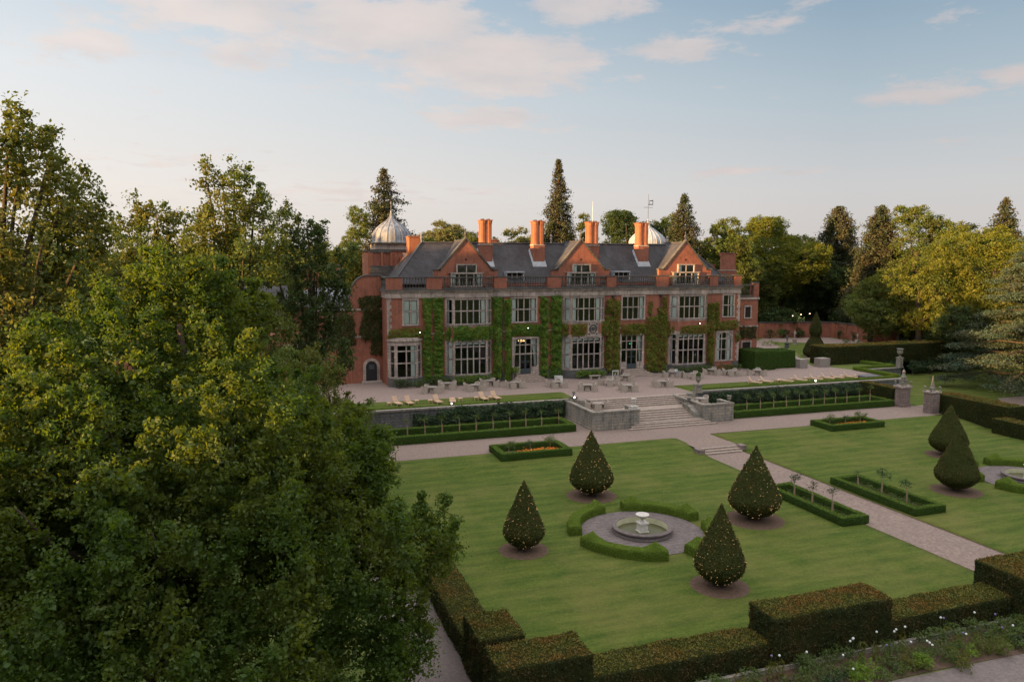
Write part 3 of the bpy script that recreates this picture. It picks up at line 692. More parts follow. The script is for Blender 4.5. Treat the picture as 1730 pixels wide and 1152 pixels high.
# left ground bay (shallower, canted)
gl = [(15.98, Y0), (16.85, Y0 - .85), (19.35, Y0 - .85), (20.2, Y0)]
m = MB()
for k, fc in enumerate(((gl[0], gl[1]), (gl[1], gl[2]), (gl[2], gl[3]))):
    L = math.dist(*fc); i0, i1 = (.12, L - .12) if k == 1 else (.36, L - .3)
    m.holed(fc, 0, 5.75, [(i0, i1, 1.25, 5.2)])
    window(fc, i0, i1, 1.25, 5.2, 2 if k == 1 else 1, (1.5, 1.3, .6), [None, 'r', None][k], surround=.10)
bo = m.build('bay', 'stone', H)
MB().prism([(15.8, Y0 - .01), (16.78, Y0 - 1.0), (19.42, Y0 - 1.0), (20.4, Y0 - .01)], 5.75, 5.98).prism([(16.1, Y0 - .01), (16.95, Y0 - .85), (19.25, Y0 - .85), (20.1, Y0 - .01)], 5.98, 6.12).build('bay_roof', 'stone', bo)
# doorways with steps
def doorway(x0, x1, side):
    fc = ((x0, Y0), (x1, Y0)); Wd = x1 - x0; st = Wd / 4
    dl0, dl1 = (st, 3 * st) if side == 'c' else (st * 1.15, 3 * st - .15)
    m = MB()
    m.fbox(fc, -.3, 0, .0, Z_G1, -.25, .06); m.fbox(fc, Wd, Wd + .3, 0, Z_G1, -.25, .06); m.fbox(fc, -.3, Wd + .3, Z_G1, Z_G1 + .28, -.25, .09)
    for u in (st, 2 * st, 3 * st): m.fbox(fc, u - .06, u + .06, 3.45 if u == 2 * st else .8, Z_G1, -.2, -.02)
    m.fbox(fc, 0, Wd, 3.40, 3.54, -.19, -.03); m.fbox(fc, 0, Wd, 4.62, 4.72, -.19, -.03)
    m.fbox(fc, 0, st, .8, 1.75, -.2, .02); m.fbox(fc, 3 * st, Wd, .8, 1.75, -.2, .02)
    wo_ = m.build('doorway', 'stone', H)
    MB().fquad(fc, 0, Wd, 1.75, Z_G1, -.14).build('pane', 'glass', wo_)
    d = MB().fbox(fc, st + .06, 2 * st - .01, .78, 1.5, -.16, -.09).fbox(fc, 2 * st + .01, 3 * st - .06, .78, 1.5, -.16, -.09)
    for a, b in ((st + .06, 2 * st - .01), (2 * st + .01, 3 * st - .06)):
        d.fbox(fc, a, a + .09, 1.5, 3.4, -.16, -.09).fbox(fc, b - .09, b, 1.5, 3.4, -.16, -.09).fbox(fc, a + .09, b - .09, 3.28, 3.4, -.16, -.09).fbox(fc, a + .09, b - .09, 2.4, 2.48, -.15, -.10)
    d.build('door', 'door_paint', wo_)
    s = MB()
    for a, b in ((0, st), (st, 2 * st), (2 * st, 3 * st), (3 * st, Wd)):
        s.fbox(fc, a + .05, a + .10, 3.54, Z_G1, -.17, -.1).fbox(fc, b - .10, b - .05, 3.54, Z_G1, -.17, -.1)
    s.build('sash', 'grey_frame', wo_)
    for (a, b) in ((3 * st + .1, Wd - .02),) + (((.02, .45),) if side == 'c' else ()):
        cm = MB(); nseg = 8
        pts = [(a + (b - a) * k / nseg, -.36 - (.05 if k % 2 else 0)) for k in range(nseg + 1)]
        for k in range(nseg):
            for (za, zb, sa, sb) in ((1.8, 3.0, .35, .45), (3.0, Z_G1, .45, 1.0)):
                f = lambda u, s_: b - (b - u) * s_ if b > Wd / 2 else a + (u - a) * s_
                cm.poly([(x0 + f(pts[k][0], sa), Y0 - pts[k][1], za), (x0 + f(pts[k + 1][0], sa), Y0 - pts[k + 1][1], za), (x0 + f(pts[k + 1][0], sb), Y0 - pts[k + 1][1], zb), (x0 + f(pts[k][0], sb), Y0 - pts[k][1], zb)])
        cm.build('curtain', 'curtain', wo_)
    cxd = x0 + (st + 3 * st) / 2; s2 = MB()
    for i in range(5):
        w_ = 1.5 + .30 * i; s2.box(cxd - w_, cxd + w_, Y0 - .5 - .36 * (i + 1), (Y0 - .06) if i == 0 else Y0 - .5 - .36 * i, -.05, .78 - .155 * i)
    s2.build('door_steps', 'step_stone', wo_)
    return wo_
d1 = doorway(32.6, 35.8, 'c'); d2 = doorway(48.3, 51.5, 'r')
ch = MB()
for k in range(9):
    a = k * .7; ch.ball((34.2 + .42 * math.cos(a), Y0 + 1.6 + .42 * math.sin(a), 5.0 + .05 * (k % 3)), .05, 6, 4)
ch.build('chandelier', 'chandelier_glow', d1)
MB().box(49.75, 50.15, Y0 + .5, Y0 + .52, 4.15, 4.32).build('exit_light', 'green_exit', d2)
# arched window
fc = ((FLAT[3][0], Y0), (FLAT[3][1], Y0)); u0, u1 = 63.7 - FLAT[3][0], 66.1 - FLAT[3][0]
aw = window(fc, u0, u1, 1.4, Z_G1 - .02, 3, (1.5, 1.5, .9), 'both', surround=.26)
sp = MB(); cxw, rw = 64.9, 1.2; prof = [(cxw - rw, Z_G1), (cxw - rw, Z_G1 - 1.0)]
for k in range(9):
    a = math.pi - math.pi * k / 8; prof.append((cxw + rw * math.cos(a), Z_G1 - 1.0 + .95 * math.sin(a)))
prof.append((cxw + rw, Z_G1))
for k in range(len(prof) - 3):
    p, q = prof[k + 1], prof[k + 2]; sp.hexa([(p[0], Y0 - .005, p[1]), (q[0], Y0 - .005, q[1]), (q[0], Y0 + .12, q[1]), (p[0], Y0 + .12, p[1]), (p[0], Y0 - .005, Z_G1), (q[0], Y0 - .005, Z_G1), (q[0], Y0 + .12, Z_G1), (p[0], Y0 + .12, Z_G1)])
sp.build('arch_head', 'stone', aw)
# horizontal bands following the plan
def offset_path(pts, d):
    out_ = []
    for i, p in enumerate(pts):
        ns = []
        for a, b in ((i - 1, i), (i, i + 1)):
            if a < 0 or b >= len(pts): continue
            dx_, dy_ = pts[b][0] - pts[a][0], pts[b][1] - pts[a][1]; L = math.hypot(dx_, dy_); ns.append((dy_ / L, -dx_ / L))
        nx, ny = sum(q[0] for q in ns), sum(q[1] for q in ns); L = math.hypot(nx, ny); nx /= L; ny /= L
        k = d / max(.4, nx * ns[0][0] + ny * ns[0][1]); out_.append((p[0] + nx * k, p[1] + ny * k))
    return out_
def band(mb, path, z0, z1, d, inner=-.1):
    a = offset_path(path, inner); b = offset_path(path, d)
    for i in range(len(path) - 1):
        mb.hexa([(*b[i], z0), (*b[i + 1], z0), (*a[i + 1], z0), (*a[i], z0), (*b[i], z1), (*b[i + 1], z1), (*a[i + 1], z1), (*a[i], z1)])
    return mb
full = [(15.92, 100.0)] + FACADE + [(67.4, 100.0)]
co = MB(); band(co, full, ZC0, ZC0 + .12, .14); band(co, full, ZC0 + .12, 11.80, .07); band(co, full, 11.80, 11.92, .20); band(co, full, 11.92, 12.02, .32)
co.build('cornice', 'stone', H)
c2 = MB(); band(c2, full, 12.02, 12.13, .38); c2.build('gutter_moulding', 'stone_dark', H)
for a, b in FLAT: band(MB(), [(a, Y0), (b, Y0)], 6.45, 6.62, .09, .002).build('string_course', 'stone', H)
# plinth (stone base)
pb = MB()
for (a, b), hg in zip(FLAT, holes_g):
    for p, q in ((a, hg[0][0] - .3), (hg[0][1] + .3, b)):
        if q > p: band(MB(), [(p, Y0), (q, Y0)], 0, 1.15, .10, .002).build('plinth', 'wall_stone', H)
for b in BAYX: band(MB(), bayplan(b), 0, 1.08, .12, .002).build('plinth', 'wall_stone', H)
band(MB(), gl, 0, 1.05, .10, .002).build('plinth', 'wall_stone', H)
# quoins and window jamb stones at the outer corners
q = MB()
for i in range(24):
    z = 1.2 + i * .41
    if 5.3 < z < 6.2: continue
    w_ = .55 if i % 2 else .34; q.box(15.9 - .02, 15.92 + w_, Y0 - .022, Y0 + .0, z, z + .40); q.box(67.42 - w_, 67.42, Y0 - .022, Y0, z, z + .40)
q.build('quoins', 'stone', H)
# downpipes
for x in (38.3, 46.9, 54.3, 30.9):
    MB().tube([(x, Y0 - .14, .2), (x, Y0 - .14, 10.9)], .055, 6).box(x - .16, x + .16, Y0 - .3, Y0 - .02, 10.75, 11.05).build('downpipe', 'iron', H)
# crest panel between the storeys of the middle bay
cp = MB().box(BAYX[1] + .15, BAYX[1] + 1.75, Y0 - BD - .09, Y0 - BD - .03, 5.75, 7.5).box(BAYX[1] + .05, BAYX[1] + 1.85, Y0 - BD - .13, Y0 - BD - .03, 7.5, 7.62).box(BAYX[1] + .05, BAYX[1] + 1.85, Y0 - BD - .13, Y0 - BD - .03, 5.62, 5.75)
cpo = cp.build('crest_panel', 'stone', H)
cr = MB(); cc = (BAYX[1] + .95, 6.62)
for k in range(20):
    a0, a1 = 2 * math.pi * k / 20, 2 * math.pi * (k + 1) / 20
    P = lambda r, a, y: (cc[0] + r * math.cos(a), y, cc[1] + r * math.sin(a)); y0, y1 = Y0 - BD - .17, Y0 - BD - .09
    cr.hexa([P(.46, a0, y0), P(.46, a1, y0), P(.46, a1, y1), P(.46, a0, y1), P(.60, a0, y0), P(.60, a1, y0), P(.60, a1, y1), P(.60, a0, y1)])
cr.prism_y([(cc[0] - .22, cc[1] + .25), (cc[0] - .2, cc[1] - .1), (cc[0], cc[1] - .32), (cc[0] + .2, cc[1] - .1), (cc[0] + .22, cc[1] + .25)], Y0 - BD - .16, Y0 - BD - .09)
for sx in (-1, 1):
    for k in range(3): cr.ball((cc[0] + sx * (.33 + .02 * k), Y0 - BD - .1, cc[1] - .2 + .2 * k), .09, 6, 5)
    cr.ball((cc[0] + sx * .55, Y0 - BD - .1, 7.28), .12, 6, 5); cr.ball((cc[0] + sx * .55, Y0 - BD - .1, 5.95), .12, 6, 5)
cr.build('crest', 'stone_dark', cpo)
# parapet: brick piers and balustrades
def baluster(mb, x, y, z0, z1):
    h = z1 - z0; mb.lathe(x, y, [(.075, z0), (.075, z0 + .06 * h), (.035, z0 + .12 * h), (.095, z0 + .36 * h), (.085, z0 + .5 * h), (.03, z0 + .78 * h), (.07, z0 + .86 * h), (.07, z1)], 7, cap=False)
def balustrade(path, z0=12.13, z1=ZB, step=.33, parent=H, name='balustrade'):
    m = MB(); band(m, path, z0, z0 + .22, .10, -.22); band(m, path, z1 - .17, z1, .13, -.25)
    for (a, b) in zip(path, path[1:]):
        L = math.dist(a, b); k = max(1, int(L / step)); tx, ty = (b[0] - a[0]) / L, (b[1] - a[1]) / L
        for i in range(k):
            u = (i + .5) * L / k; baluster(m, a[0] + tx * u + (-ty) * .06, a[1] + ty * u + tx * .06, z0 + .22, z1 - .17)
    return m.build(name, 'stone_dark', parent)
def pier(x0, x1, y=Y0, z1=ZB + .03):
    m = MB().box(x0, x1, y - .14, y + .38, 12.13, z1 - .14); o = m.build('parapet_pier', 'brick', H)
    MB().box(x0 - .05, x1 + .05, y - .2, y + .43, z1 - .14, z1).build('pier_cap', 'stone_dark', o)
for x0, x1 in ((15.85, 17.85), (20.9, 22.9), (29.8, 31.5), (37.2, 39.1), (45.85, 47.3), (53.5, 55.4), (62.1, 63.5), (66.3, 67.45)): pier(x0, x1)
for x0, x1 in ((17.9, 20.85), (31.55, 37.15), (47.35, 53.45), (63.55, 66.25)): balustrade([(x0, Y0), (x1, Y0)])
for b in BAYX: balustrade([(b - BH - .2, Y0 + .02)] + bayplan(b, BH, BF, BD)[1:3] + [(b + BH + .2, Y0 + .02)])
balustrade([(15.92, 100), (15.92, 94.5)]); balustrade([(67.4, 94.5), (67.4, 100)])
# gables
YG = 95.0
for bi, bx_ in enumerate(BAYX):
    pts = [(-4.25, 12.4), (4.25, 12.4), (4.25, 14.5), (3.45, 14.5), (0, 18.42), (-3.45, 14.5), (-4.25, 14.5)]
    go = MB().prism_y([(bx_ + x, z) for x, z in pts], YG, YG + .45).build('gable', 'brick', H)
    cp = MB()
    for s in (-1, 1):
        A_, B_ = (bx_ + s * 3.55, 14.42), (bx_, 18.46); dx_, dz_ = B_[0] - A_[0], B_[1] - A_[1]; L = math.hypot(dx_, dz_); nx, nz = (-dz_ / L, dx_ / L) if s > 0 else (dz_ / L, -dx_ / L)
        nx, nz = (abs(nx) * s, abs(nz))
        pt = [A_, B_, (B_[0], B_[1] + .28), (A_[0] + nx * .17, A_[1] + nz * .17)]
        if s < 0: pt = pt
        cp.prism_y(pt if s < 0 else [pt[1], pt[0], pt[3], pt[2]], YG - .12, YG + .55)
        a, b = sorted((bx_ + s * 3.3, bx_ + s * 4.4)); cp.box(a, b, YG - .12, YG + .55, 14.5, 14.66)
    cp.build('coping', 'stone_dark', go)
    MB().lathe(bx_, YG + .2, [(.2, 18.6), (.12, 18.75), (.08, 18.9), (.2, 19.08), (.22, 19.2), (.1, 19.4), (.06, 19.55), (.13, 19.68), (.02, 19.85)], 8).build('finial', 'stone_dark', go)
    fc = ((bx_ - 3, YG - .26), (bx_ + 3, YG - .26))
    window(fc, 1.05, 4.95, 12.5, 14.0, 4, (1.0,), 'both', surround=.16)
    window(fc, 1.80, 4.20, 14.18, 15.12, 2, (1.0,), 'l' if bi else None, surround=.16)
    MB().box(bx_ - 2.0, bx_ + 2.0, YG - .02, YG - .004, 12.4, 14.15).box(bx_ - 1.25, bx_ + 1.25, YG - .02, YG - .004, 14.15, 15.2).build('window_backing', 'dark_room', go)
    MB().box(bx_ - 2.35, bx_ + 2.35, YG - .34, YG - .008, 14.14, 14.2).build('hood_mould', 'stone', go)
    MB().box(bx_ - .12, bx_ + .12, YG - .02, YG - .003, 15.75, 16.0).build('vent', 'dark_room', go)
# roofs
def tri_roof():
    m = MB(); e = 12.75; rz = 18.05; yr = 100.3
    L0, L1, r0, r1 = (16.9, 95.7), (66.5, 95.7), (21.7, yr), (62.0, yr)
    m.poly([(*L0, e), (*L1, e), (*r1, rz), (*r0, rz)])
    m.poly([(66.5, 104.9, e), (16.9, 104.9, e), (*r0, rz), (*r1, rz)])
    m.poly([(16.9, 104.9, e), (*L0, e), (*r0, rz)]); m.poly([(*L1, e), (66.5, 104.9, e), (*r1, rz)])
    for b in BAYX:
        hw, rr = 3.62, 18.33
        m.poly([(b - hw, YG + .4, 14.3), (b, YG + .4, rr), (b, 100.7, rr), (b - hw, 97.1, 14.3)])
        m.poly([(b, YG + .4, rr), (b + hw, YG + .4, 14.3), (b + hw, 97.1, 14.3), (b, 100.7, rr)])
        m.poly([(b - hw, YG + .4, 12.9), (b - hw, YG + .4, 14.3), (b - hw, 97.2, 14.3), (b - hw, 97.2, 12.9)]); m.poly([(b + hw, YG + .4, 14.3), (b + hw, YG + .4, 12.9), (b + hw, 97.2, 12.9), (b + hw, 97.2, 14.3)])
    return m
def slate_mat():
    m, t = new_mat('slates'); v = pos(t); s = t.n('ShaderNodeSeparateXYZ'); t.l(v, s.inputs[0])
    c = t.n('ShaderNodeCombineXYZ'); t.l(t.math('ADD', s.outputs[0], t.math('MULTIPLY', s.outputs[1], .21)), c.inputs[0]); t.l(s.outputs[2], c.inputs[1])
    br = t.n('ShaderNodeTexBrick'); t.l(c.outputs[0], br.inputs[0]); br.inputs['Scale'].default_value = 1
    br.inputs['Brick Width'].default_value = .34; br.inputs['Row Height'].default_value = .26; br.inputs['Mortar Size'].default_value = .02
    br.inputs['Color1'].default_value = (.030, .027, .030, 1); br.inputs['Color2'].default_value = (.048, .042, .045, 1); br.inputs['Mortar'].default_value = (.03, .026, .028, 1)
    n = t.noise(v, .55, 6, .65); mp = t.n('ShaderNodeMapping'); mp.inputs['Scale'].default_value = (1.6, .5, .3); t.l(v, mp.inputs[0]); n2 = t.noise(mp.outputs[0], 1.1, 5, .65)
    col = t.mix(t.math('MULTIPLY', t.ramp(n, [(.42, 0.0), (.7, 1.0)]), .6), br.outputs[0], (.078, .072, .078))
    col = t.mix(t.math('MULTIPLY', t.ramp(n2, [(.5, 0.0), (.72, 1.0)]), .5), col, (.022, .020, .023))
    finish(t, col, .78, .3, br.outputs['Fac'], .35, .02)
slate_mat()
ro = tri_roof().build('roof', 'slates', H)
rt = MB().tube([(21.7, 100.3, 18.1), (62.0, 100.3, 18.1)], .13, 6)
for b in BAYX: rt.tube([(b, YG + .4, 18.36), (b, 100.7, 18.36)], .1, 6)
for a, b in (((16.9, 95.7, 12.8), (21.7, 100.3, 18.1)), ((66.5, 95.7, 12.8), (62.0, 100.3, 18.1)), ((16.9, 104.9, 12.8), (21.7, 100.3, 18.1)), ((66.5, 104.9, 12.8), (62.0, 100.3, 18.1))): rt.tube([a, b], .1, 6)
rt.build('ridge_tiles', 'slate', ro)
for x in (21.7, 62.0, 40.2, 50.8 + 8.0):
    MB().lathe(x, 100.3, [(.12, 18.1), (.12, 18.5), (.2, 18.7), (.14, 18.9), (.22, 19.15), (.05, 19.4)], 8).build('finial', 'lead' if x in (21.7, 62.0) else 'stone', ro)
# flat topped dormers
for x in (33.4, 49.2):
    do = MB().box(x - 1.3, x + 1.3, 95.85, 98.0, 14.12, 14.3).box(x - 1.3, x - 1.12, 96.0, 97.6, 12.7, 14.12).box(x + 1.12, x + 1.3, 96.0, 97.6, 12.7, 14.12).build('dormer', 'lead_white', ro)
    window(((x - 1.12, 96.05), (x + 1.12, 96.05)), .12, 2.12, 12.8, 14.0, 3, (1.0,), None, frame='grey_frame', surround=.1, parent=ro) if False else None
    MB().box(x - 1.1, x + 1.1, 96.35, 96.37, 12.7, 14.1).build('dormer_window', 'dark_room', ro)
    mm = MB()
    for k in range(4): mm.box(x - 1.1 + k * .72, x - 1.03 + k * .72, 96.28, 96.345, 12.7, 14.1)
    mm.build('dormer_mullion', 'white_paint', ro)
# chimneys
def chimney(x, y, zb, zs, zt, w_=1.62, d_=1.5, flash=None, nx=2, ny=2, mat='brick_orange', hub=True):
    c = MB().box(x - w_ / 2, x + w_ / 2, y - d_ / 2, y + d_ / 2, zb, zs - .12).build('chimney', 'brick', H)
    MB().box(x - w_ / 2 - .07, x + w_ / 2 + .07, y - d_ / 2 - .07, y + d_ / 2 + .07, zs - .12, zs + .03).build('chimney_ledge', 'stone', c)
    rx = w_ / nx / 2 * .98; ry = d_ / ny / 2 * .98; r = min(rx, ry) * 1.12; s = MB()
    for i in range(nx):
        for j in range(ny):
            cx_, cy_ = x - w_ / 2 + (i + .5) * w_ / nx, y - d_ / 2 + (j + .5) * d_ / ny
            s.lathe(cx_, cy_, [(r * 1.0, zs + .03), (r * 1.0, zs + .25), (r * .93, zs + .35), (r * .93, zt - .62), (r * 1.06, zt - .45), (r * 1.10, zt - .14)], 8, rot=math.pi / 8)
    s.box(x - w_ / 2 * .84, x + w_ / 2 * .84, y - d_ / 2 * .9, y + d_ / 2 * .9, zs, zt - .2)
    s.build('chimney_shaft', mat, c)
    MB().box(x - w_ / 2 - .04, x + w_ / 2 + .04, y - d_ / 2 - .04, y + d_ / 2 + .04, zt - .14, zt - .02).build('chimney_cap', 'brick', c)
    for i in range(nx):
        for j in range(ny): MB().lathe(x - w_ / 2 + (i + .5) * w_ / nx, y - d_ / 2 + (j + .5) * d_ / ny, [(.17, zt - .02), (.15, zt + .12)], 8).build('chimney_pot', 'stone_dark', c)
    if flash:
        slope = (18.05 - 12.75) / (100.3 - 95.7); zr = lambda yy: 12.75 + (yy - 95.7) * slope
        f = MB(); ya, yb = y - d_ / 2, y + d_ / 2
        for sx in (-1, 1):
            xx = x + sx * (w_ / 2 + .004); o_ = sx * .22
            f.hexa([(xx, ya - .28, zr(ya) - .42), (xx + o_, ya - .28, zr(ya) - .38), (xx + o_, yb, zr(yb) + .02), (xx, yb, zr(yb)), (xx, ya - .02, zr(ya) + .22), (xx + o_ * .4, ya - .02, zr(ya) + .18), (xx + o_ * .4, yb, zr(yb) + .34), (xx, yb, zr(yb) + .34)])
        f.hexa([(x - w_ / 2 - .2, ya - .40, zr(ya - .4) + .02), (x + w_ / 2 + .2, ya - .40, zr(ya - .4) + .02), (x + w_ / 2 + .2, ya, zr(ya) + .02), (x - w_ / 2 - .2, ya, zr(ya) + .02),
                (x - w_ / 2 - .1, ya - .34, zr(ya - .4) + .16), (x + w_ / 2 + .1, ya - .34, zr(ya - .4) + .16), (x + w_ / 2 + .1, ya - .004, zr(ya) + .26), (x - w_ / 2 - .1, ya - .004, zr(ya) + .26)])
        f.build('lead_flashing', 'lead_white', c)
    return c
for x in (30.05, 37.55, 45.75, 53.6): chimney(x, 98.7, 14.0, 17.9, 21.15, flash=True)
chimney(20.9, 101.6, 12.6, 15.4, 18.95, 1.75, 1.6, nx=3, ny=2)
chimney(33.0, 106.6, 12.6, 16.6, 18.75, 2.5, 1.2, nx=3, ny=1, mat='brick')
chimney(49.1, 106.6, 12.6, 16.6, 18.6, 1.9, 1.2, nx=2, ny=1, mat='brick')
chimney(61.2, 106.8, 12.6, 16.6, 18.65, 3.1, 1.2, nx=4, ny=1)
chimney(69.4, 100.2, 12.2, 14.35, 16.95, 2.55, 1.0, nx=3, ny=1, mat='brick')
chimney(69.0, 104.5, 12.0, 13.5, 15.1, 1.5, 1.2, nx=2, ny=1, mat='brick_orange')
# back block, left court and tower
bk = MB().box(18, 66, 106.0, 116, 0, 12.6).box(5, 18, 103.0, 122, 0, 9.8).build('rear_wing', 'brick', H)
MB().prism_x([(106.02, 12.62), (116.2, 12.62), (111, 15.4)], 26, 56).build('rear_roof', 'slates', bk)
# left wing
lw = MB().box(7.0, 15.9, 98.0, 103, 0, 9.4).box(2.0, 7.0, 99.5, 103, 0, 6.4).build('left_wing', 'brick', H)
MB().box(6.9, 15.88, 97.84, 103, 9.4, 9.62).box(6.95, 15.88, 97.88, 98.0 - .002, 5.9, 6.1).build('wing_band', 'stone', lw)
sw = []                                                # swept parapet beside the corner
for k in range(9):
    a = math.pi / 2 * k / 8; sw.append((15.9 - 3.4 - 2.4 * math.sin(a) + .0, 13.75 - 2.9 + 2.9 * (1 - math.sin(a)) if False else 9.62))
prof = [(11.9, 9.62), (15.9, 9.62), (15.9, 13.75), (14.1, 13.75)]
for k in range(1, 9):
    a = math.pi / 2 * k / 8; prof.append((14.1 - 2.15 * math.sin(a), 13.75 - 2.5 * (1 - math.cos(a))))
MB().prism_y(prof, 98.02, 98.5).build('swept_parapet', 'brick', lw)
cpv = MB(); cv_ = [(15.9, 13.75)] + prof[3:]
for p, q_ in zip(cv_, cv_[1:]): cpv.hexa([(q_[0], 97.9, q_[1]), (p[0], 97.9, p[1]), (p[0], 98.62, p[1]), (q_[0], 98.62, q_[1]), (q_[0], 97.9, q_[1] + .16), (p[0], 97.9, p[1] + .16), (p[0], 98.62, p[1] + .16), (q_[0], 98.62, q_[1] + .16)])
cpv.build('swept_coping', 'stone_dark', lw)
balustrade([(7.2, 98.1), (11.8, 98.1)], 9.62, 10.95, parent=lw)
MB().lathe(9.6, 101.6, [(3.9, 9.9), (3.8, 11.2), (3.4, 11.7), (1.8, 12.15), (.1, 12.3)], 14).build('lead_roof', 'lead', lw)
window(((9.0, 98.0), (13.0, 98.0)), .7, 2.2, 6.9, 8.5, 2, (1.2, 1.0), None, surround=.25)
window(((3.0, 99.5), (7.0, 99.5)), .7, 2.2, 2.9, 4.9, 2, (1.2, 1.0), None, surround=.25)
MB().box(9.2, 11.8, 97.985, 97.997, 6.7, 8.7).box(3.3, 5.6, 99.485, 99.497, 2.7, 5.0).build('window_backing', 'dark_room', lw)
# arched side door
da = MB(); cxd, rd = 14.45, .72; pr = [(cxd - rd, .25), (cxd + rd, .25), (cxd + rd, 2.1)]
for k in range(1, 8): a = math.pi * k / 8; pr.append((cxd + rd * math.cos(a), 2.1 + rd * math.sin(a)))
pr.append((cxd - rd, 2.1))
do = da.prism_y(pr, 97.93, 97.995).build('side_door', 'black_door', lw)
ar = MB()
ar.box(cxd - 1.08, cxd - rd, 97.86, 97.995, .1, 2.1).box(cxd + rd, cxd + 1.08, 97.86, 97.995, .1, 2.1)
for k in range(8):
    a0, a1 = math.pi * k / 8, math.pi * (k + 1) / 8; P = lambda r, a, y: (cxd + r * math.cos(a), y, 2.1 + r * math.sin(a))
    ar.hexa([P(rd, a1, 97.86), P(rd, a0, 97.86), P(rd, a0, 97.995), P(rd, a1, 97.995), P(1.08, a1, 97.86), P(1.08, a0, 97.86), P(1.08, a0, 97.995), P(1.08, a1, 97.995)])
ar.box(cxd - 1.3, cxd + 1.3, 97.2, 97.995, -.05, .25)
ar.build('door_arch', 'stone', do)
MB().box(cxd - .34, cxd + .34, 97.9, 97.925, 1.75, 2.35).build('door_window', 'grey_frame', do)
# tower with the ribbed lead dome (left)
def ogee(cx, cy, z, r, h, mat, name, parent, tip=1.0, ribs=16):
    prof = [(1.03, 0), (1.03, .03), (1.0, .05), (1.0, .14), (.985, .28), (.92, .40), (.80, .52), (.62, .63), (.44, .72), (.29, .80), (.18, .88), (.10, .97), (.05, 1.08), (.02, 1.20)]
    pf = [(r * a, z + h * b) for a, b in prof]
    o = MB().lathe(cx, cy, pf, 32).build(name, mat, parent, smooth=True)
    rb = MB()
    for k in range(ribs):
        a = 2 * math.pi * k / ribs; rb.tube([(cx + (q[0] + .01) * math.cos(a), cy + (q[0] + .01) * math.sin(a), q[1]) for q in pf[1:-1]], [.07 if q[0] > .8 else .03 for q in pf[1:-1]], 5)
    rb.build('rib', mat, o)
    MB().tube([(cx, cy, z + h * 1.1), (cx, cy, z + h * 1.1 + tip)], .04, 6).ball((cx, cy, z + h * 1.13), .14).build('finial', 'lead', o)
    return o
tw = MB().box(15.6, 21.2, 105.0, 110.5, 9, 17.0).build('tower', 'brick', H)
MB().box(15.45, 18.4, 104.85, 105.0 - .003, 16.75, 17.05).box(15.4, 21.3, 104.9, 110.6, 16.98, 17.1).build('tower_coping', 'stone_dark', tw)
pz = MB()
for x in (15.6, 17.0, 18.3): pz.box(x, x + .28, 104.7, 105.0 - .004, 13.6, 16.75)
pz.box(15.2, 15.597, 104.7, 110, 12, 16.7)
pz.build('tower_pilaster', 'brick_orange', tw)
MB().box(15.5, 18.9, 104.3, 104.996, 12.4, 15.0).build('tower_base', 'stone_dark', tw)
MB().box(18.9, 22.6, 101.2, 104.9, 9, 14.6).box(19.6, 22.3, 102.2, 105.6, 14.6, 16.1).build('stair_block', 'brick', tw)
MB().box(18.8, 22.7, 101.1, 104.9, 14.6, 14.72).lathe(20.3, 103.2, [(.55, 16.1), (.55, 16.55), (.62, 16.6), (.62, 16.7)], 14).build('stair_block_cap', 'stone', tw)
MB().box(16.4, 21.7, 105.4, 110.1, 17.1, 17.95).build('dome_drum', 'stone', tw)
MB().box(16.05, 22.05, 105.05, 110.45, 17.95, 18.12).box(16.2, 21.9, 105.2, 110.3, 17.1, 17.22).build('dome_cornice', 'stone_dark', tw)
ogee(19.05, 107.9, 18.12, 2.72, 3.85, 'lead', 'dome', tw, 1.6)
MB().lathe(21.3, 104.6, [(.1, 0)], 3) if False else None
t2 = MB().lathe(60.1, 108.6, [(2.95, 11.5), (2.95, 17.4)], 16).build('tower', 'brick', H)
MB().lathe(60.1, 108.6, [(3.1, 17.4), (3.1, 17.6)], 16).build('dome_cornice', 'stone', t2)
o = ogee(60.1, 108.6, 17.6, 2.95, 3.9, 'lead_white', 'dome', t2, .5, 24)
vz = 22.0
MB().tube([(60.1, 108.6, vz), (60.1, 108.6, vz + 4.2)], [.05, .03], 6).tube([(59.3, 108.6, vz + 2.1), (60.9, 108.6, vz + 2.1)], .03, 5).box(60.15, 60.95, 108.59, 108.61, vz + 2.5, vz + 2.62).box(60.3, 60.36, 108.59, 108.61, vz + 2.5, vz + 3.2).box(60.85, 60.95, 108.59, 108.61, vz + 2.5, vz + 3.3).box(60.3, 60.95, 108.59, 108.61, vz + 3.1, vz + 3.22).build('weather_vane', 'iron', o)
MB().tube([(46.9, 101, 18), (46.9, 101, 24.2)], [.05, .02], 5).build('aerial', 'white_paint', H)
# right wing
rw_ = MB().box(67.42, 72.2, 96.2, 102.5, 0, 10.35).build('right_wing', 'brick', H)
MB().box(67.42, 72.35, 96.05, 102.6, 10.0, 10.3).box(67.42, 72.3, 96.1, 96.198, 5.9, 6.1).build('wing_band', 'stone', rw_)
balustrade([(68.0, 96.3), (71.3, 96.3)], 10.36, 12.25, parent=rw_)
MB().box(71.3, 72.25, 96.15, 97.2, 10.35, 12.4).box(67.42, 68.0, 96.15, 97.0, 10.35, 12.4).build('parapet_pier', 'brick', rw_)
MB().box(71.25, 72.3, 96.1, 97.25, 12.4, 12.53).build('pier_cap', 'stone_dark', rw_)
fc = ((67.42, 96.18), (72.2, 96.18))
window(fc, 2.5, 3.45, 7.3, 8.9, 1, (1.2, 1.0), None, surround=.22); window(fc, 2.2, 3.6, 1.8, 3.6, 2, (1.2, 1.0), None, surround=.22)
MB().box(69.8, 71.0, 96.185, 96.197, 7.2, 9.0).box(69.5, 71.1, 96.185, 96.197, 1.7, 3.7).build('window_backing', 'dark_room', rw_)
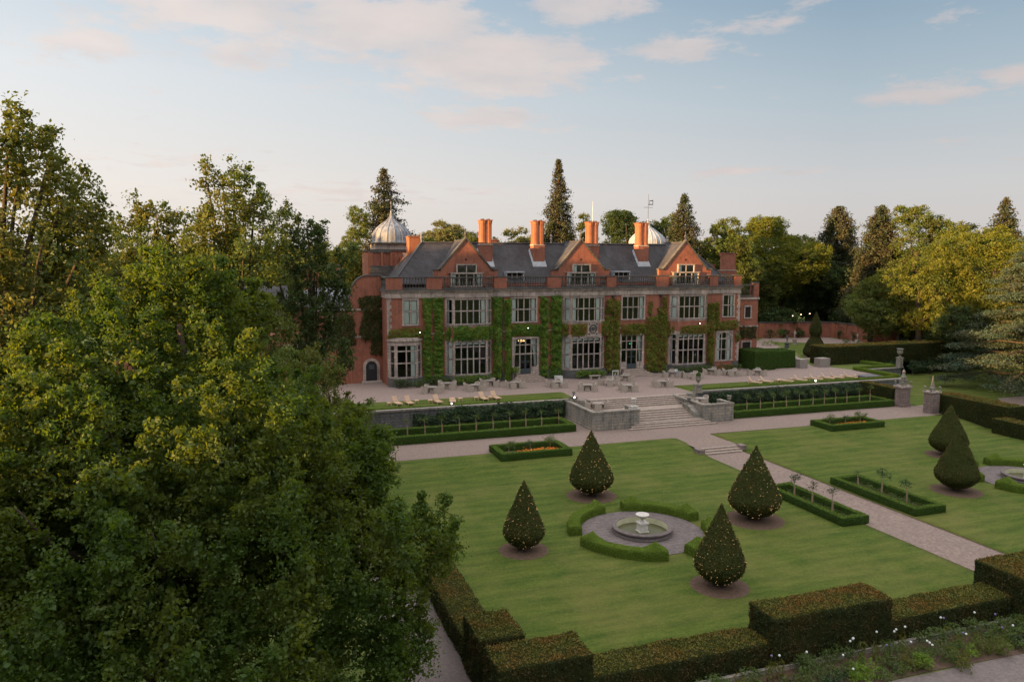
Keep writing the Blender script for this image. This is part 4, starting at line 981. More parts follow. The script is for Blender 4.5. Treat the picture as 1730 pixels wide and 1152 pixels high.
# buildings glimpsed on the left
t = thing('outbuilding', (2, 112, 0), 'brick outbuilding with two square chimneys glimpsed left of the domed tower', 'outbuilding')
MB().box(-16, 4.9, 104, 116, 0, 8.6).build('wall', 'brick', t)
MB().prism_x([(103.7, 8.6), (116.3, 8.6), (110, 12.2)], -16.2, 4.85).build('roof', 'slates', t)
for x in (7.9, 10.7):
    c = MB().box(x - .9, x + .9, 106, 107.6, 9.5, 14.9).build('chimney', 'brick_orange', t); MB().box(x - 1.0, x + 1.0, 105.9, 107.7, 14.9, 15.1).build('chimney_cap', 'stone_dark', c)
#PART3
# ------------------------------------------------------------------ plants
def hull_points(mb_faces, rng, density):
    """points spread evenly over polygons, with their normals"""
    P = []; N = []
    for f in mb_faces:
        f = [np.array(q, float) for q in f]
        for k in range(1, len(f) - 1):
            a, b, c = f[0], f[k], f[k + 1]; cr_ = np.cross(b - a, c - a); A = np.linalg.norm(cr_) / 2
            n = rng.poisson(A * density)
            if n == 0 or A < 1e-6: continue
            u, v = rng.random(n), rng.random(n); m = u + v > 1; u[m], v[m] = 1 - u[m], 1 - v[m]
            P.append(a + np.outer(u, b - a) + np.outer(v, c - a)); N.append(np.tile(cr_ / (2 * A), (n, 1)))
    return np.vstack(P), np.vstack(N)
def grid_box(x0, x1, y0, y1, z0, z1, step, amp, seed, rot=None, rounding=.12):
    """a box with clipped, slightly uneven faces: five displaced grids merged into arrays"""
    Vs = []; Fs = []; off = 0
    def face(o, du, dv, lu, lv, nrm):
        nonlocal off
        nu, nv = max(2, int(lu / step) + 1), max(2, int(lv / step) + 1)
        U, V_ = np.meshgrid(np.linspace(0, lu, nu), np.linspace(0, lv, nv))
        P = np.array(o) + U[..., None] * np.array(du) + V_[..., None] * np.array(dv); P = P.reshape(-1, 3)
        i = np.arange(nu * nv).reshape(nv, nu); Fs.append(np.stack([i[:-1, :-1], i[:-1, 1:], i[1:, 1:], i[1:, :-1]], -1).reshape(-1, 4) + off); off += nu * nv
        Vs.append(P)
    lx, ly, lz = x1 - x0, y1 - y0, z1 - z0
    face((x0, y0, z0), (1, 0, 0), (0, 0, 1), lx, lz, 0); face((x1, y1, z0), (-1, 0, 0), (0, 0, 1), lx, lz, 0)
    face((x0, y1, z0), (0, -1, 0), (0, 0, 1), ly, lz, 0); face((x1, y0, z0), (0, 1, 0), (0, 0, 1), ly, lz, 0)
    face((x0, y0, z1), (1, 0, 0), (0, 1, 0), lx, ly, 0)
    P = np.vstack(Vs); Fq = np.vstack(Fs)
    c = np.array([(x0 + x1) / 2, (y0 + y1) / 2, (z0 + z1) / 2]); hs = np.array([lx, ly, lz]) / 2
    r = min(rounding, hs.min() * .8); q = (P - c); lim = np.maximum(hs - r, 0); inner = np.clip(q, -lim, lim); inner[:, 2] = np.maximum(inner[:, 2], np.where(q[:, 2] < 0, q[:, 2], -9))
    d = q - inner; L = np.linalg.norm(d, axis=1, keepdims=True); nrm = np.where(L > 1e-6, d / np.maximum(L, 1e-6), 0)
    P = c + inner + nrm * r * np.minimum(L / r, 1.0).clip(.0, 1)
    P = P + nrm * (amp * vnoise(P, 1.1, seed) + amp * .5 * vnoise(P, 4.5, seed + 1))[:, None]
    return P, Fq
def face_samples(P, Fq, rng, density):
    a, b, c, d = P[Fq[:, 0]], P[Fq[:, 1]], P[Fq[:, 2]], P[Fq[:, 3]]
    n1 = np.cross(b - a, d - a); A = np.linalg.norm(n1, axis=1); idx = rng.choice(len(Fq), size=max(1, int(A.sum() * density)), p=A / A.sum())
    u, v = rng.random(len(idx))[:, None], rng.random(len(idx))[:, None]
    Q = a[idx] * (1 - u) * (1 - v) + b[idx] * u * (1 - v) + c[idx] * u * v + d[idx] * (1 - u) * v
    N = n1[idx] / np.maximum(A[idx][:, None], 1e-9); return Q, N
def clipped_hedge(name, boxes, label, cat, corem, leafm, density, size, group=None, amp=.04, seed=1, step=.18, top=None, topdens=1.0, rot=None, rounding=.08):
    rng = np.random.default_rng(seed); V = []; Fq = []; off = 0
    for b in boxes:
        if callable(b): P, f = b()
        else: P, f = grid_box(*b, step, amp, seed, rounding=rounding)
        V.append(P); Fq.append(f + off); off += len(P); seed += 1
    V = np.vstack(V); Fq = np.vstack(Fq)
    c = V.mean(0); t = thing(name, (c[0], c[1], V[:, 2].min()), label, cat, group)
    mesh_np('hedge_body', V, Fq, corem, t, smooth=True)
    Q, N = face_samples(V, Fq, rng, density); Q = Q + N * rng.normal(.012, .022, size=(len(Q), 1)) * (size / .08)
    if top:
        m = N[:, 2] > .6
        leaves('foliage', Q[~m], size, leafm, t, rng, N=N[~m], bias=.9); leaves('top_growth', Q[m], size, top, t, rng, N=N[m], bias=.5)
    else: leaves('foliage', Q, size, leafm, t, rng, N=N, bias=.8)
    return t

# --- broadleaf trees
def crown_points(lobes, rng, tufts_per_m2, leaves_per_tuft, tuft_r, rough=.18, under=.35, inner=.12):
    L = np.array([l[:3] for l in lobes]); r = np.array([l[3] for l in lobes]); P = []; T = []
    for i, (c, ri) in enumerate(zip(L, r)):
        n = int(4 * math.pi * ri * ri * tufts_per_m2)
        d = rng.normal(size=(n, 3)); d /= np.linalg.norm(d, axis=1, keepdims=True)
        d = d[(d[:, 2] > -.25) | (rng.random(len(d)) < under)]
        rad = ri * (1 + rough * vnoise(d * 2.2 + i * 3.1, 1.4, 40 + i) + rng.normal(0, .06, len(d)))
        q = c + d * rad[:, None] * np.array([1, 1, .88])
        dist = np.linalg.norm(q[:, None, :] - L[None], axis=2) / r[None]; dist[:, i] = 9
        q = q[dist.min(1) > .80]; T.append(q)
    T = np.vstack(T); k = leaves_per_tuft
    tr = tuft_r * rng.uniform(.6, 1.35, size=(len(T), 1, 1))
    off = rng.normal(size=(len(T), k, 3)) * tr * np.array([1, 1, .62]) * .6
    P = (T[:, None, :] + off).reshape(-1, 3)
    m = int(len(P) * inner); j = rng.integers(0, len(L), m); d = rng.normal(size=(m, 3)); d /= np.linalg.norm(d, axis=1, keepdims=True)
    I = L[j] + d * (r[j] * rng.uniform(.35, .85, m))[:, None]
    return P, I, T
def trunk_mesh(x, y, z0, top, r0, lobes, rng, name, parent, mat='bark', limbs=7):
    mb = MB(); zt = top; pts = [(x, y, z0 - .2), (x + .05, y, z0 + .6), (x + rng.normal(0, .15), y + rng.normal(0, .15), z0 + (zt - z0) * .4), (x + rng.normal(0, .3), y + rng.normal(0, .3), z0 + (zt - z0) * .75), (x, y, zt)]
    mb.tube(pts, [r0 * 1.25, r0, r0 * .8, r0 * .5, r0 * .15], 9)
    o = mb.build(name, mat, parent, smooth=True)
    lb = MB(); ls = sorted(lobes, key=lambda l: -l[3])[:limbs]
    for l in ls:
        h = z0 + (zt - z0) * rng.uniform(.25, .5); h = min(h, l[2] - .3) if l[2] - .3 > z0 + 1 else z0 + 1
        mid = ((x + l[0]) / 2 + rng.normal(0, .2), (y + l[1]) / 2, (h + l[2]) / 2 - .3)
        lb.tube([(x, y, h), mid, (l[0], l[1], l[2]), (l[0] + (l[0] - x) * .2, l[1] + (l[1] - y) * .2, l[2] + l[3] * .7)], [r0 * .45, r0 * .3, r0 * .16, r0 * .05], 6)
    lb.build('limb', mat, o, smooth=True)
def crown_build(t, lobes, rng, mat, size, tufts, per, tr, rough=.18, inner=.12, core=None, under=.35):
    P, I, T = crown_points(lobes, rng, tufts, per, tr, rough, under, inner)
    V1, F1 = leaf_arrays(P, size, rng, flat=.5); V2, F2 = leaf_arrays(I, size * 1.5, rng, asp=.7)
    V = np.vstack([V1, V2]); F_ = np.vstack([F1, F2 + len(V1)])
    return mesh_np('crown', V, F_, mat, t)
def rand_lobes(x, y, zc, rx, rz, rng, n=12, lr=(.34, .52), shape='round'):
    out_ = []
    for k in range(n):
        d = rng.normal(size=3); d /= np.linalg.norm(d); q = rng.uniform(.45, .72)
        if shape == 'tall': sx = 1 - .35 * max(0, d[2])
        else: sx = 1.0
        out_.append((x + d[0] * rx * q * sx, y + d[1] * rx * q * sx, zc + d[2] * rz * q, rx * rng.uniform(*lr) * (1 if d[2] < .5 else .8)))
    out_.append((x, y, zc, rx * .6)); return out_
def tree(name, x, y, z0, top, r, label, mat='tree_leaf', seed=1, size=.42, n=13, dens=1.0, low=.12, cat='tree', group=None, shape='round', rough=.2, trunk='bark', lr=(.34, .52)):
    rng = np.random.default_rng(seed)
    t = thing(name, (x, y, z0), label, cat, group)
    zb = z0 + (top - z0) * low; zc = (zb + top) / 2; rz = (top - zb) / 2; n = max(n, int(11 * rz / r))
    lobes = rand_lobes(x, y, zc, r, rz, rng, n, lr, shape)
    m = max(l[2] + l[3] * .88 for l in lobes); sc = (top - zb) / max(1e-3, (m - zb)); lobes = [(a, b, zb + (c - zb) * sc, d) for a, b, c, d in lobes]
    sub = []
    for l in lobes:                                       # smaller clumps breaking the outline of every lobe
        for k in range(9):
            d = rng.normal(size=3); d[2] = d[2] * .8 + .2; d /= np.linalg.norm(d)
            sub.append((l[0] + d[0] * l[3] * .95, l[1] + d[1] * l[3] * .95, l[2] + d[2] * l[3] * .8, l[3] * rng.uniform(.2, .36)))
    body = [(a, b, c, d * .88) for a, b, c, d in lobes]
    trunk_mesh(x, y, z0, zb + (top - zb) * .7, .028 * (top - z0) + .12, lobes, rng, 'trunk', t, trunk)
    crown_build(t, body + sub, rng, mat, size, .85 * dens, 20, size * 1.45, rough)
    return t
def conifer(name, x, y, z0, top, r, label, mat='conifer_leaf', seed=1, size=.40, dens=1.0, low=.06, cat='conifer', power=.8, rag=.3, tip=.02, group=None):
    rng = np.random.default_rng(seed); t = thing(name, (x, y, z0), label, cat, group); h = top - z0; zb = z0 + h * low
    MB().tube([(x, y, z0 - .2), (x, y, z0 + h * .3), (x, y, z0 + h * .7), (x, y, top - .3)], [.03 * h, .02 * h, .012 * h, .03], 8).build('trunk', 'bark_red', t, smooth=True)
    nb = int(150 * dens)
    Ps = []; nb = int(nb * 1.5)
    for k in range(nb):                                   # drooping sprays at the ends of whorled branches
        u = (k + rng.random()) / nb; z = zb + (top - zb) * u; prof = max(tip, (1 - u) ** power) * (0.80 + .20 * math.sin(min(1, u * 6) * 1.57))
        a = k * 2.399 + rng.normal(0, .35); R_ = max(.25, r * prof * (1 + rng.normal(0, rag * .55)))
        ns = max(2, int(R_ * 1.7))
        for j in range(ns):
            s = R_ * (.30 + .70 * (j + rng.random()) / ns); sr = (.42 + .13 * R_) * rng.uniform(.7, 1.2); m = int(16 * (sr / .8) ** 1.3 * (.4 / size) ** 1.6) + 6
            c = np.array([x + math.cos(a) * s, y + math.sin(a) * s, z - .18 * s + rng.normal(0, .15)])
            Ps.append(c + rng.normal(size=(m, 3)) * np.array([sr, sr, sr * .62]) * .55)
    P = np.vstack(Ps); V, Fq = leaf_arrays(P, size, rng, flat=.4); mesh_np('crown', V, Fq, mat, t)
    return t

# the big oak in the foreground, lobes placed by hand
OAK = [(-2.6, 31.9, 13.5, 1.35), (-3.0, 32.0, 14.6, 0.58), (-1.7, 32.0, 14.2, 0.65), (-0.3, 33.0, 13.0, 0.95), (-1.5, 32.0, 12.3, 1.25), (-4.8, 31.7, 13.4, 0.94), (-6.4, 30.3, 10.7, 1.45), (-3.9, 29.7, 11.2, 1.65), (-1.1, 29.4, 10.8, 1.75), (0.7, 31.0, 9.43, 1.55), (2.45, 30.8, 8.32, 1.15), (-6.7, 28.2, 9.5, 2.15), (-4.1, 26.9, 9.31, 2.15), (-0.9, 26.4, 9.08, 2.25), (1.5, 27.9, 7.85, 1.85), (2.95, 28.8, 6.35, 1.45), (5.5, 27.5, 4.95, 1.35), (3.3, 26.2, 4.55, 1.85), (0.2, 24.6, 6.25, 2.05), (-2.8, 24.2, 6.65, 2.25), (-5.7, 24.7, 7.53, 2.35), (-6.0, 23.6, 4.75, 2.25), (-3.1, 23.2, 3.65, 2.15), (-0.3, 23.4, 2.95, 1.95), (3.1, 24.8, 1.65, 1.35), (4.8, 26.6, 1.75, 1.05), (3.65, 29.6, 7.55, 0.94), (-9.1, 26.5, 9.05, 2.65), (-8.7, 24.5, 6.85, 2.45), (-7.4, 30.3, 11.6, 1.01), (-2, 34, 9.02, 3.05), (2.25, 33, 6.25, 2.85), (-7, 33, 7.65, 3.45), (-3, 29, 5.25, 3.65), (1, 29, 2.85, 2.65), (-7, 28, 3.25, 3.05), (-11, 29, 7.65, 2.85), (3.8, 30.5, 3.65, 2.05)]
def big_tree(name, x, y, lobes, label, mat, seed, size, tufts, per, tr, r0, z0=ZL, cat='tree', inner=.14, rough=.22, group=None, sprays=7, sprig=1.5):
    rng = np.random.default_rng(seed); t = thing(name, (x, y, z0), label, cat, group)
    top = max(l[2] for l in lobes); trunk_mesh(x, y, z0, top - 1, r0, lobes, rng, 'trunk', t, limbs=16)
    extra = []; inner_lobes = [(l[0], l[1], l[2], l[3] * (.86 if sprays > 8 else .95)) for l in lobes]
    for l in lobes:                                       # every lobe carries leafy sprigs that stand up out of it
        for k in range(int(sprays * (l[3] / 2.2) ** 1.5) + 2):
            d = rng.normal(size=3); d[2] = d[2] * .9 + .25; d /= np.linalg.norm(d); q = rng.uniform(.24, .46) * sprig
            c = np.array(l[:3]) + d * l[3] * np.array([.95, .95, .88]); up = np.array([d[0] * .35, d[1] * .35, 1.0])
            for j, f in enumerate((1.0, .78, .5)): extra.append((*(c + up * q * 1.05 * j), q * f))
    crown_build(t, inner_lobes + extra, rng, mat, size, tufts, per, tr, rough, inner, under=.5)
    return t
big_tree('oak_tree', -2.5, 30.0, OAK, 'huge green oak filling the lower left, its top lit gold', 'oak_leaf', 11, .13, 2.6, 38, .26, .62, sprays=26, inner=.50, rough=.30, sprig=1.6)
CH = [(-11.2, 44.6, 20.9, 1.45), (-9.7, 45.0, 20.1, 1.25), (-9.2, 45.1, 18.3, 1.75), (-11.1, 44.6, 18.2, 2.35), (-10.0, 43.9, 15.8, 2.55), (-8.6, 45.2, 15.6, 1.45), (-8.1, 46.3, 14.4, 1.05), (-10.6, 43.7, 12.9, 2.55), (-9.1, 45.1, 12.2, 1.75), (-13.6, 45.0, 19.8, 2.95), (-13.6, 44.0, 14.9, 3.55), (-11.8, 43.4, 10.0, 2.75), (-9.3, 47.1, 17.2, 1.45), (-10.6, 44.8, 8.9, 2.45), (-15.3, 43.4, 10.4, 3.85), (-13, 46, 5.9, 3.65)]
big_tree('chestnut_tree', -13.0, 46.0, CH, 'tall spreading dark green tree at the upper left edge', 'chestnut_leaf', 12, .22, 2.0, 24, .42, .55, sprays=8, sprig=1.6)
C1 = [(-0.9, 62.0, 21.5, 1.15), (0.5, 62.0, 20.2, 1.05), (-2.8, 61.9, 21.5, 0.55), (-1.6, 61.0, 19.2, 1.75), (0.8, 61.0, 17.1, 1.95), (-3.0, 61.9, 16.6, 2.05), (-0.5, 60.0, 14.9, 2.45), (0, 62, 10.5, 3.05), (-3, 62, 11.5, 2.65)]
big_tree('oak_tree', -1.0, 62.5, C1, 'slender topped oak rising highest behind the golden oak', 'tree_leaf', 13, .25, 2.0, 22, .42, .42, inner=.08)
C2 = [(-6.7, 65.7, 18.5, 1.55), (-8.6, 65.4, 17.6, 1.15), (-4.8, 65.8, 18.3, 1.45), (-7.8, 64.5, 15.7, 2.15), (-4.9, 64.8, 15.3, 2.15), (-6, 66, 11.5, 3.25), (-10, 66, 12.5, 3.05)]
big_tree('oak_tree', -6.5, 66.0, C2, 'rounded oak between the tall left tree and the slender topped oak', 'tree_leaf', 14, .25, 2.0, 22, .42, .40, inner=.1)
C3 = [(2.9, 69.9, 18.6, 1.57), (4.6, 69.8, 16.3, 1.76), (5.6, 69.7, 17.4, 0.68), (2.0, 69.0, 15.3, 1.95), (5.5, 68.8, 13.8, 1.95), (7.2, 68.5, 13.2, 0.97), (7.9, 69.4, 15.7, 0.47), (4.8, 67.8, 11.2, 2.14), (6.8, 67.5, 10.7, 1.26), (5.4, 66.7, 8.7, 1.26), (2.7, 70.0, 9.5, 2.71), (5.7, 70.0, 6.5, 2.52)]
big_tree('oak_tree', 5.0, 70.0, C3, 'dark oak whose right branches hang in front of the left wing', 'dark_leaf', 15, .25, 2.0, 22, .42, .42, inner=.08)
big_tree('field_maple', 5.2, 70.2 - 12, [(4.0, 57.5, 5.8, 2.2), (6.1, 58, 3.6, 1.8), (2.8, 57, 8.0, 1.9), (6.0, 57.2, 1.0, 1.7), (7.0, 58, -.6, 1.2)], 'smaller green tree behind the right shoulder of the big oak', 'tree_leaf', 16, .20, 2.2, 24, .36, .25)

# trees behind the house, each placed where it stands
TR = [('oak_tree', 18.1, 138.8, 25.4, 4.2, 'narrow green tree left of the domed tower', 'tree_leaf', 21, 'tall', .0),
      ('lime_tree', 40.1, 165.2, 24.6, 6.6, 'rounded green tree behind the roof just right of the left dome', 'pale_leaf', 22, 'round', .1),
      ('lime_tree', 50.5, 166.0, 22.4, 5.4, 'lower rounded tree behind the first tall chimney', 'pale_leaf', 23, 'round', .1),
      ('ash_tree', 59.1, 170.0, 23.6, 5.4, 'thin airy tree between the first and second tall chimneys', 'pale_leaf', 24, 'round', .1),
      ('lime_tree', 70.3, 154.8, 26.2, 3.6, 'sunlit slim tree between the tallest conifer and third chimney', 'gold_leaf', 25, 'tall', .0),
      ('pine_tree', 74.4, 142.5, 26.3, 7.6, 'broad dark pine behind the third and fourth chimneys', 'dark_leaf', 26, 'round', .3),
      ('beech_tree', 84.0, 141.5, 25.2, 5.4, 'green tree behind the right dome and weather vane', 'tree_leaf', 27, 'round', .1),
      ('beech_tree', 90.2, 133.3, 24.6, 7.2, 'rounded green tree sloping down behind the right gable', 'tree_leaf', 28, 'round', .05),
      ('beech_tree', 99.5, 138.0, 19.5, 5.2, 'low green tree behind the three shafted chimney on the right', 'tree_leaf', 29, 'round', .05),
      ('ash_tree', 116.1, 165.9, 20.8, 6.1, 'distant green tree low in the gap right of the house', 'dark_leaf', 30, 'round', .05),
      ('beech_tree', 111.8, 141.0, 25.9, 10.4, 'large sunlit tree standing behind the brick garden wall', 'gold_leaf', 31, 'round', .02),
      ('beech_tree', 103.2, 138.6, 19.8, 6.2, 'green tree close right of the right wing above the garden wall', 'tree_leaf', 32, 'round', .02),
      ('beech_tree', 118.5, 140.0, 18.0, 7.0, 'dark leafy tree low behind the corner of the garden wall', 'dark_leaf', 33, 'round', .02),
      ('beech_tree', 126.1, 135.4, 14.4, 5.8, 'shadowed tree filling the gap right of the brown conifer', 'dark_leaf', 34, 'round', .0),
      ('ash_tree', 122.6, 114.9, 26.6, 6.9, 'tall airy tree standing right of the gap in the skyline', 'tree_leaf', 35, 'round', .05),
      ('oak_tree', 144.0, 124.0, 24.2, 6.4, 'muted brownish tree behind the two golden maples', 'pale_leaf', 36, 'round', .05),
      ('maple_tree', 117.6, 94.6, 22.0, 10.6, 'big golden maple lit by the low sun at the right edge', 'gold_leaf', 37, 'round', .05),
      ('maple_tree', 107.6, 99.8, 16.8, 7.0, 'rounded golden maple in front of the taller airy tree', 'gold_leaf', 38, 'round', .05),
      ('maple_tree', 104.5, 107.1, 12.7, 5.9, 'low golden green maple at the left of the right hand group', 'tree_leaf', 39, 'round', .02),
      ('maple_tree', 108.6, 92.6, 8.6, 5.6, 'dark low tree under the golden maples behind the long hedge', 'dark_leaf', 40, 'round', .05),
      ('maple_tree', 116.5, 112.5, 14.0, 6.0, 'shaded leafy tree between the dark conifer and the golden maple', 'tree_leaf', 41, 'round', .0),
      ('oak_tree', 77.0, 206.1, 22.6, 8.4, 'far rounded tree low behind the second chimney', 'tree_leaf', 42, 'round', .05),
      ('oak_tree', 33.0, 150.0, 20.0, 6.0, 'low green tree behind the left dome', 'tree_leaf', 43, 'round', .02),
      ('lime_tree', 45.5, 158.0, 21.5, 5.0, 'leafy tree filling the roofline left of the first tall chimney', 'tree_leaf', 46, 'round', .05),
      ('lime_tree', 55.0, 160.0, 21.0, 5.0, 'leafy tree filling the roofline between first and second tall chimneys', 'pale_leaf', 47, 'round', .05),
      ('beech_tree', 67.5, 163.0, 22.5, 5.0, 'leafy tree just right of the tallest conifer', 'tree_leaf', 48, 'round', .05),
      ('oak_tree', 13.0, 134.0, 19.5, 5.8, 'low bushy tree behind the two square chimneys on the left', 'tree_leaf', 44, 'round', .02),
      ('oak_tree', 4.0, 118.0, 17.5, 5.5, 'bushy tree behind the outbuilding roof', 'tree_leaf', 45, 'round', .02)]
for nm, x, y, top, r, lab, mat, sd_, shp, low in TR:
    dist = math.hypot(x, y); far = max(.26, .0020 * dist)
    airy = 'airy' in lab
    tree(nm, x, y, 0, top, r, lab, mat, sd_, size=far, n=17 if r > 5 else 12, dens=(.9 if 'thin' in lab else 1.5) if airy else 1.9, low=max(low, .02), group='trees behind the house', shape=shp, rough=.24, lr=(.26, .40) if airy else (.32, .48))
conifer('giant_redwood', 24.8, 147.9, 0, 32.9, 7.6, 'brownish conifer behind the left ribbed dome', seed=51, size=.42, dens=1.5, rag=.6, power=.72, group='tall conifers behind the house')
conifer('giant_redwood', 60.9, 148.0, 0, 36.2, 6.5, 'tallest dark conifer rising behind the second tall chimney', seed=52, size=.40, dens=1.8, rag=.3, power=.75, group='tall conifers behind the house')
conifer('giant_redwood', 81.0, 132.1, 0, 28.4, 6.8, 'broad dark conifer between the right dome and right gable', seed=53, size=.38, dens=1.6, rag=.3, power=.7, group='tall conifers behind the house')
conifer('giant_redwood', 127.5, 142.0, 0, 27.9, 6.8, 'brown green conifer behind the large sunlit tree', seed=54, size=.44, dens=1.7, rag=.35, power=.42, group='tall conifers behind the house')
conifer('cypress_tree', 120.7, 122.5, 0, 26.6, 6.3, 'narrow dark conifer just right of the skyline gap', seed=55, size=.42, dens=1.6, rag=.3, power=.45, group='tall conifers behind the house')
conifer('giant_redwood', 145.0, 115.0, 0, 28.2, 7.3, 'dark conifer top showing above the big golden maple', seed=56, size=.46, dens=1.4, rag=.4, power=.7, group='tall conifers behind the house')
# dark shrubs filling the foot of the wood
def shrub(name, x, y, z0, h, r, label, mat='dark_leaf', seed=1, size=.3, cat='shrub', group=None, n=6):
    rng = np.random.default_rng(seed); t = thing(name, (x, y, z0), label, cat, group)
    lobes = [(x + rng.normal(0, r * .35), y + rng.normal(0, r * .35), z0 + h * rng.uniform(.3, .6), min(r, h) * rng.uniform(.38, .55)) for _ in range(n)]
    MB().tube([(x, y, z0 - .05), (x, y, z0 + h * .5)], [.06 * h, .02 * h], 6).build('stem', 'bark', t)
    crown_build(t, lobes, rng, mat, size, 2.2 * (.3 / size) ** .8, 14, size * 1.2, .2, .2); return t
k = 0
for x, y, h, r in ((86, 130, 6, 5), (95, 134, 6, 5), (104, 133, 7, 5), (122, 128, 7, 6), (128, 120, 7, 6), (121, 108, 5, 5), (128, 104, 5, 6), (126, 96, 5, 6), (118, 118, 6, 5), (135, 130, 8, 7)):
    shrub('rhododendron', x, y, 0, h, r, ['dark shrubs behind the garden wall near the house', 'dark shrub behind the left part of the garden wall', 'dark shrub above the middle of the garden wall', 'dark shrub right of the garden wall corner', 'deep green shrub in the shade behind the wall end', 'shadowed shrub under the right hand trees', 'shadowed shrub far under the golden maples', 'shadowed shrub behind the cedar', 'dark shrub beyond the wall end', 'tall dark shrub in the skyline gap'][k], 'dark_leaf', 70 + k, .42, n=8, group='dark shrubs at the foot of the wood'); k += 1
# a far wood that reads as one mass
rng = np.random.default_rng(5)
P = []
for k in range(420):
    a = R(rng.uniform(-38, 72)); d = rng.uniform(230, 420); h = rng.uniform(13, 19) + (d - 230) * .012; x, y = d * math.sin(a), d * math.cos(a)
    n = 150; q = rng.normal(size=(n, 3)); q /= np.linalg.norm(q, axis=1, keepdims=True); rr = rng.uniform(6, 11)
    P.append(np.stack([x + q[:, 0] * rr, y + q[:, 1] * rr, h * .55 + q[:, 2] * h * .45 * rng.uniform(.9, 1.1, n)], -1))
o = leaves('woodland', np.vstack(P), 3.4, 'dark_leaf', None, rng, asp=.7); tag(o, 'far belt of woodland low on the horizon behind the trees', 'woodland', kind='stuff')
# unseen tree belt added west of the garden, heights stepped to shape shade and sun
P = []
for k in range(170):
    x, y = -46 - rng.uniform(0, 26), rng.uniform(-40, 112); h = (rng.uniform(23.0, 25.5) if 66 < y < 97 else rng.uniform(19.0, 20.8) if y > 50 else rng.uniform(13.2, 15.6))
    n = 260; q = rng.normal(size=(n, 3)); q /= np.linalg.norm(q, axis=1, keepdims=True); rr = rng.uniform(4.5, 7)
    P.append(np.stack([x + q[:, 0] * rr, y + q[:, 1] * rr, ZL + (h - ZL) * .54 + q[:, 2] * (h - ZL) * .46], -1))
o = leaves('woodland', np.vstack(P), 1.7, 'dark_leaf', None, rng, asp=.7); tag(o, 'unseen belt of tall trees added west of the garden to shade the lawns', 'woodland', kind='stuff')

# cedar at the right: flat shelving boughs
def cedar(x, y, z0, top, r):
    rng = np.random.default_rng(61); t = thing('cedar_tree', (x, y, z0), 'wide blue green cedar with flat drooping boughs at the right edge', 'cedar')
    MB().tube([(x, y, z0 - .2), (x, y, z0 + 5), (x + .4, y, z0 + 13), (x + .2, y, top - 1)], [1.0, .8, .5, .1], 10).build('trunk', 'bark', t, smooth=True)
    Ps = []; mb = MB()
    for k in range(96):
        u = k / 95; z = z0 + 1.6 + (top - z0 - 1.8) * u; a = k * 2.399 + rng.normal(0, .3)
        R_ = r * (1 - u ** 1.5 * .86) * rng.uniform(.72, 1.08); ex, ey = x + math.cos(a) * R_, y + math.sin(a) * R_
        rise = .10 * R_ if u > .5 else .02 * R_
        drop = 1.3 * (1 - u) * R_ / r
        mb.tube([(x, y, z), (x + math.cos(a) * R_ * .5, y + math.sin(a) * R_ * .5, z + rise + .3), (ex, ey, z + rise - drop)], [.22, .13, .03], 5)
        for j in range(30):
            s = rng.random() ** .55; wdt = (1.1 + .26 * R_) * (1 - .45 * s); off = rng.normal(0, wdt * .42)
            px_, py_ = x + math.cos(a) * R_ * s - math.sin(a) * off, y + math.sin(a) * R_ * s + math.cos(a) * off
            pz_ = z + rise * s + .3 * math.sin(s * 2.5) - drop * s ** 2.2 - abs(off) * .10
            n = 90; q = rng.normal(size=(n, 3)) * np.array([.62, .62, .13]); q[:, 2] -= .10 * (q[:, 0] ** 2 + q[:, 1] ** 2); Ps.append(q + [px_, py_, pz_])
    mb.build('bough', 'bark', t); P = np.vstack(Ps); V, Fq = leaf_arrays(P, .24, rng, flat=1.0, asp=.5); mesh_np('crown', V, Fq, 'cedar_leaf', t)
cedar(103.5, 74.5, ZP, 19.8, 14.5)

# --- hedges
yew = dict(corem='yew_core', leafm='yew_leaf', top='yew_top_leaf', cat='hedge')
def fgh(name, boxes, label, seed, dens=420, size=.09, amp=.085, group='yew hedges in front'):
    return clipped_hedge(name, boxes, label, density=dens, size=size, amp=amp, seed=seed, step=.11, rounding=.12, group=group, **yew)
fgh('yew_hedge', [(12.6, 21.9, 27.1, 28.85, ZL, -1.2)], 'low stretch of front yew hedge between the left and middle raised blocks', 81)
fgh('yew_hedge', [(8.65, 12.75, 26.75, 28.8, ZL, .02)], 'raised yew hedge block at the bottom, left of the lawn corner', 82)
fgh('yew_hedge', [(21.7, 28.45, 26.9, 28.8, ZL, .0)], 'raised yew hedge block in the middle of the front hedge', 83)
fgh('yew_hedge', [(28.3, 37.0, 27.0, 28.85, ZL, -1.15)], 'low stretch of front yew hedge right of the middle raised block', 84)
fgh('yew_hedge', [(36.4, 41.2, 25.8, 29.3, ZL, .0)], 'raised yew hedge block at the right edge, topped with russet growth', 85)
fgh('yew_hedge', [(8.6, 10.7, 29.2, 31.8, ZL, .02)], 'yew hedge block with a stepped notch behind the lower left block', 86)
fgh('yew_hedge', [(8.65, 10.4, 31.7, 45.0, ZL, -1.2)], 'low yew hedge running back from the left corner beside the drive', 87, 260)
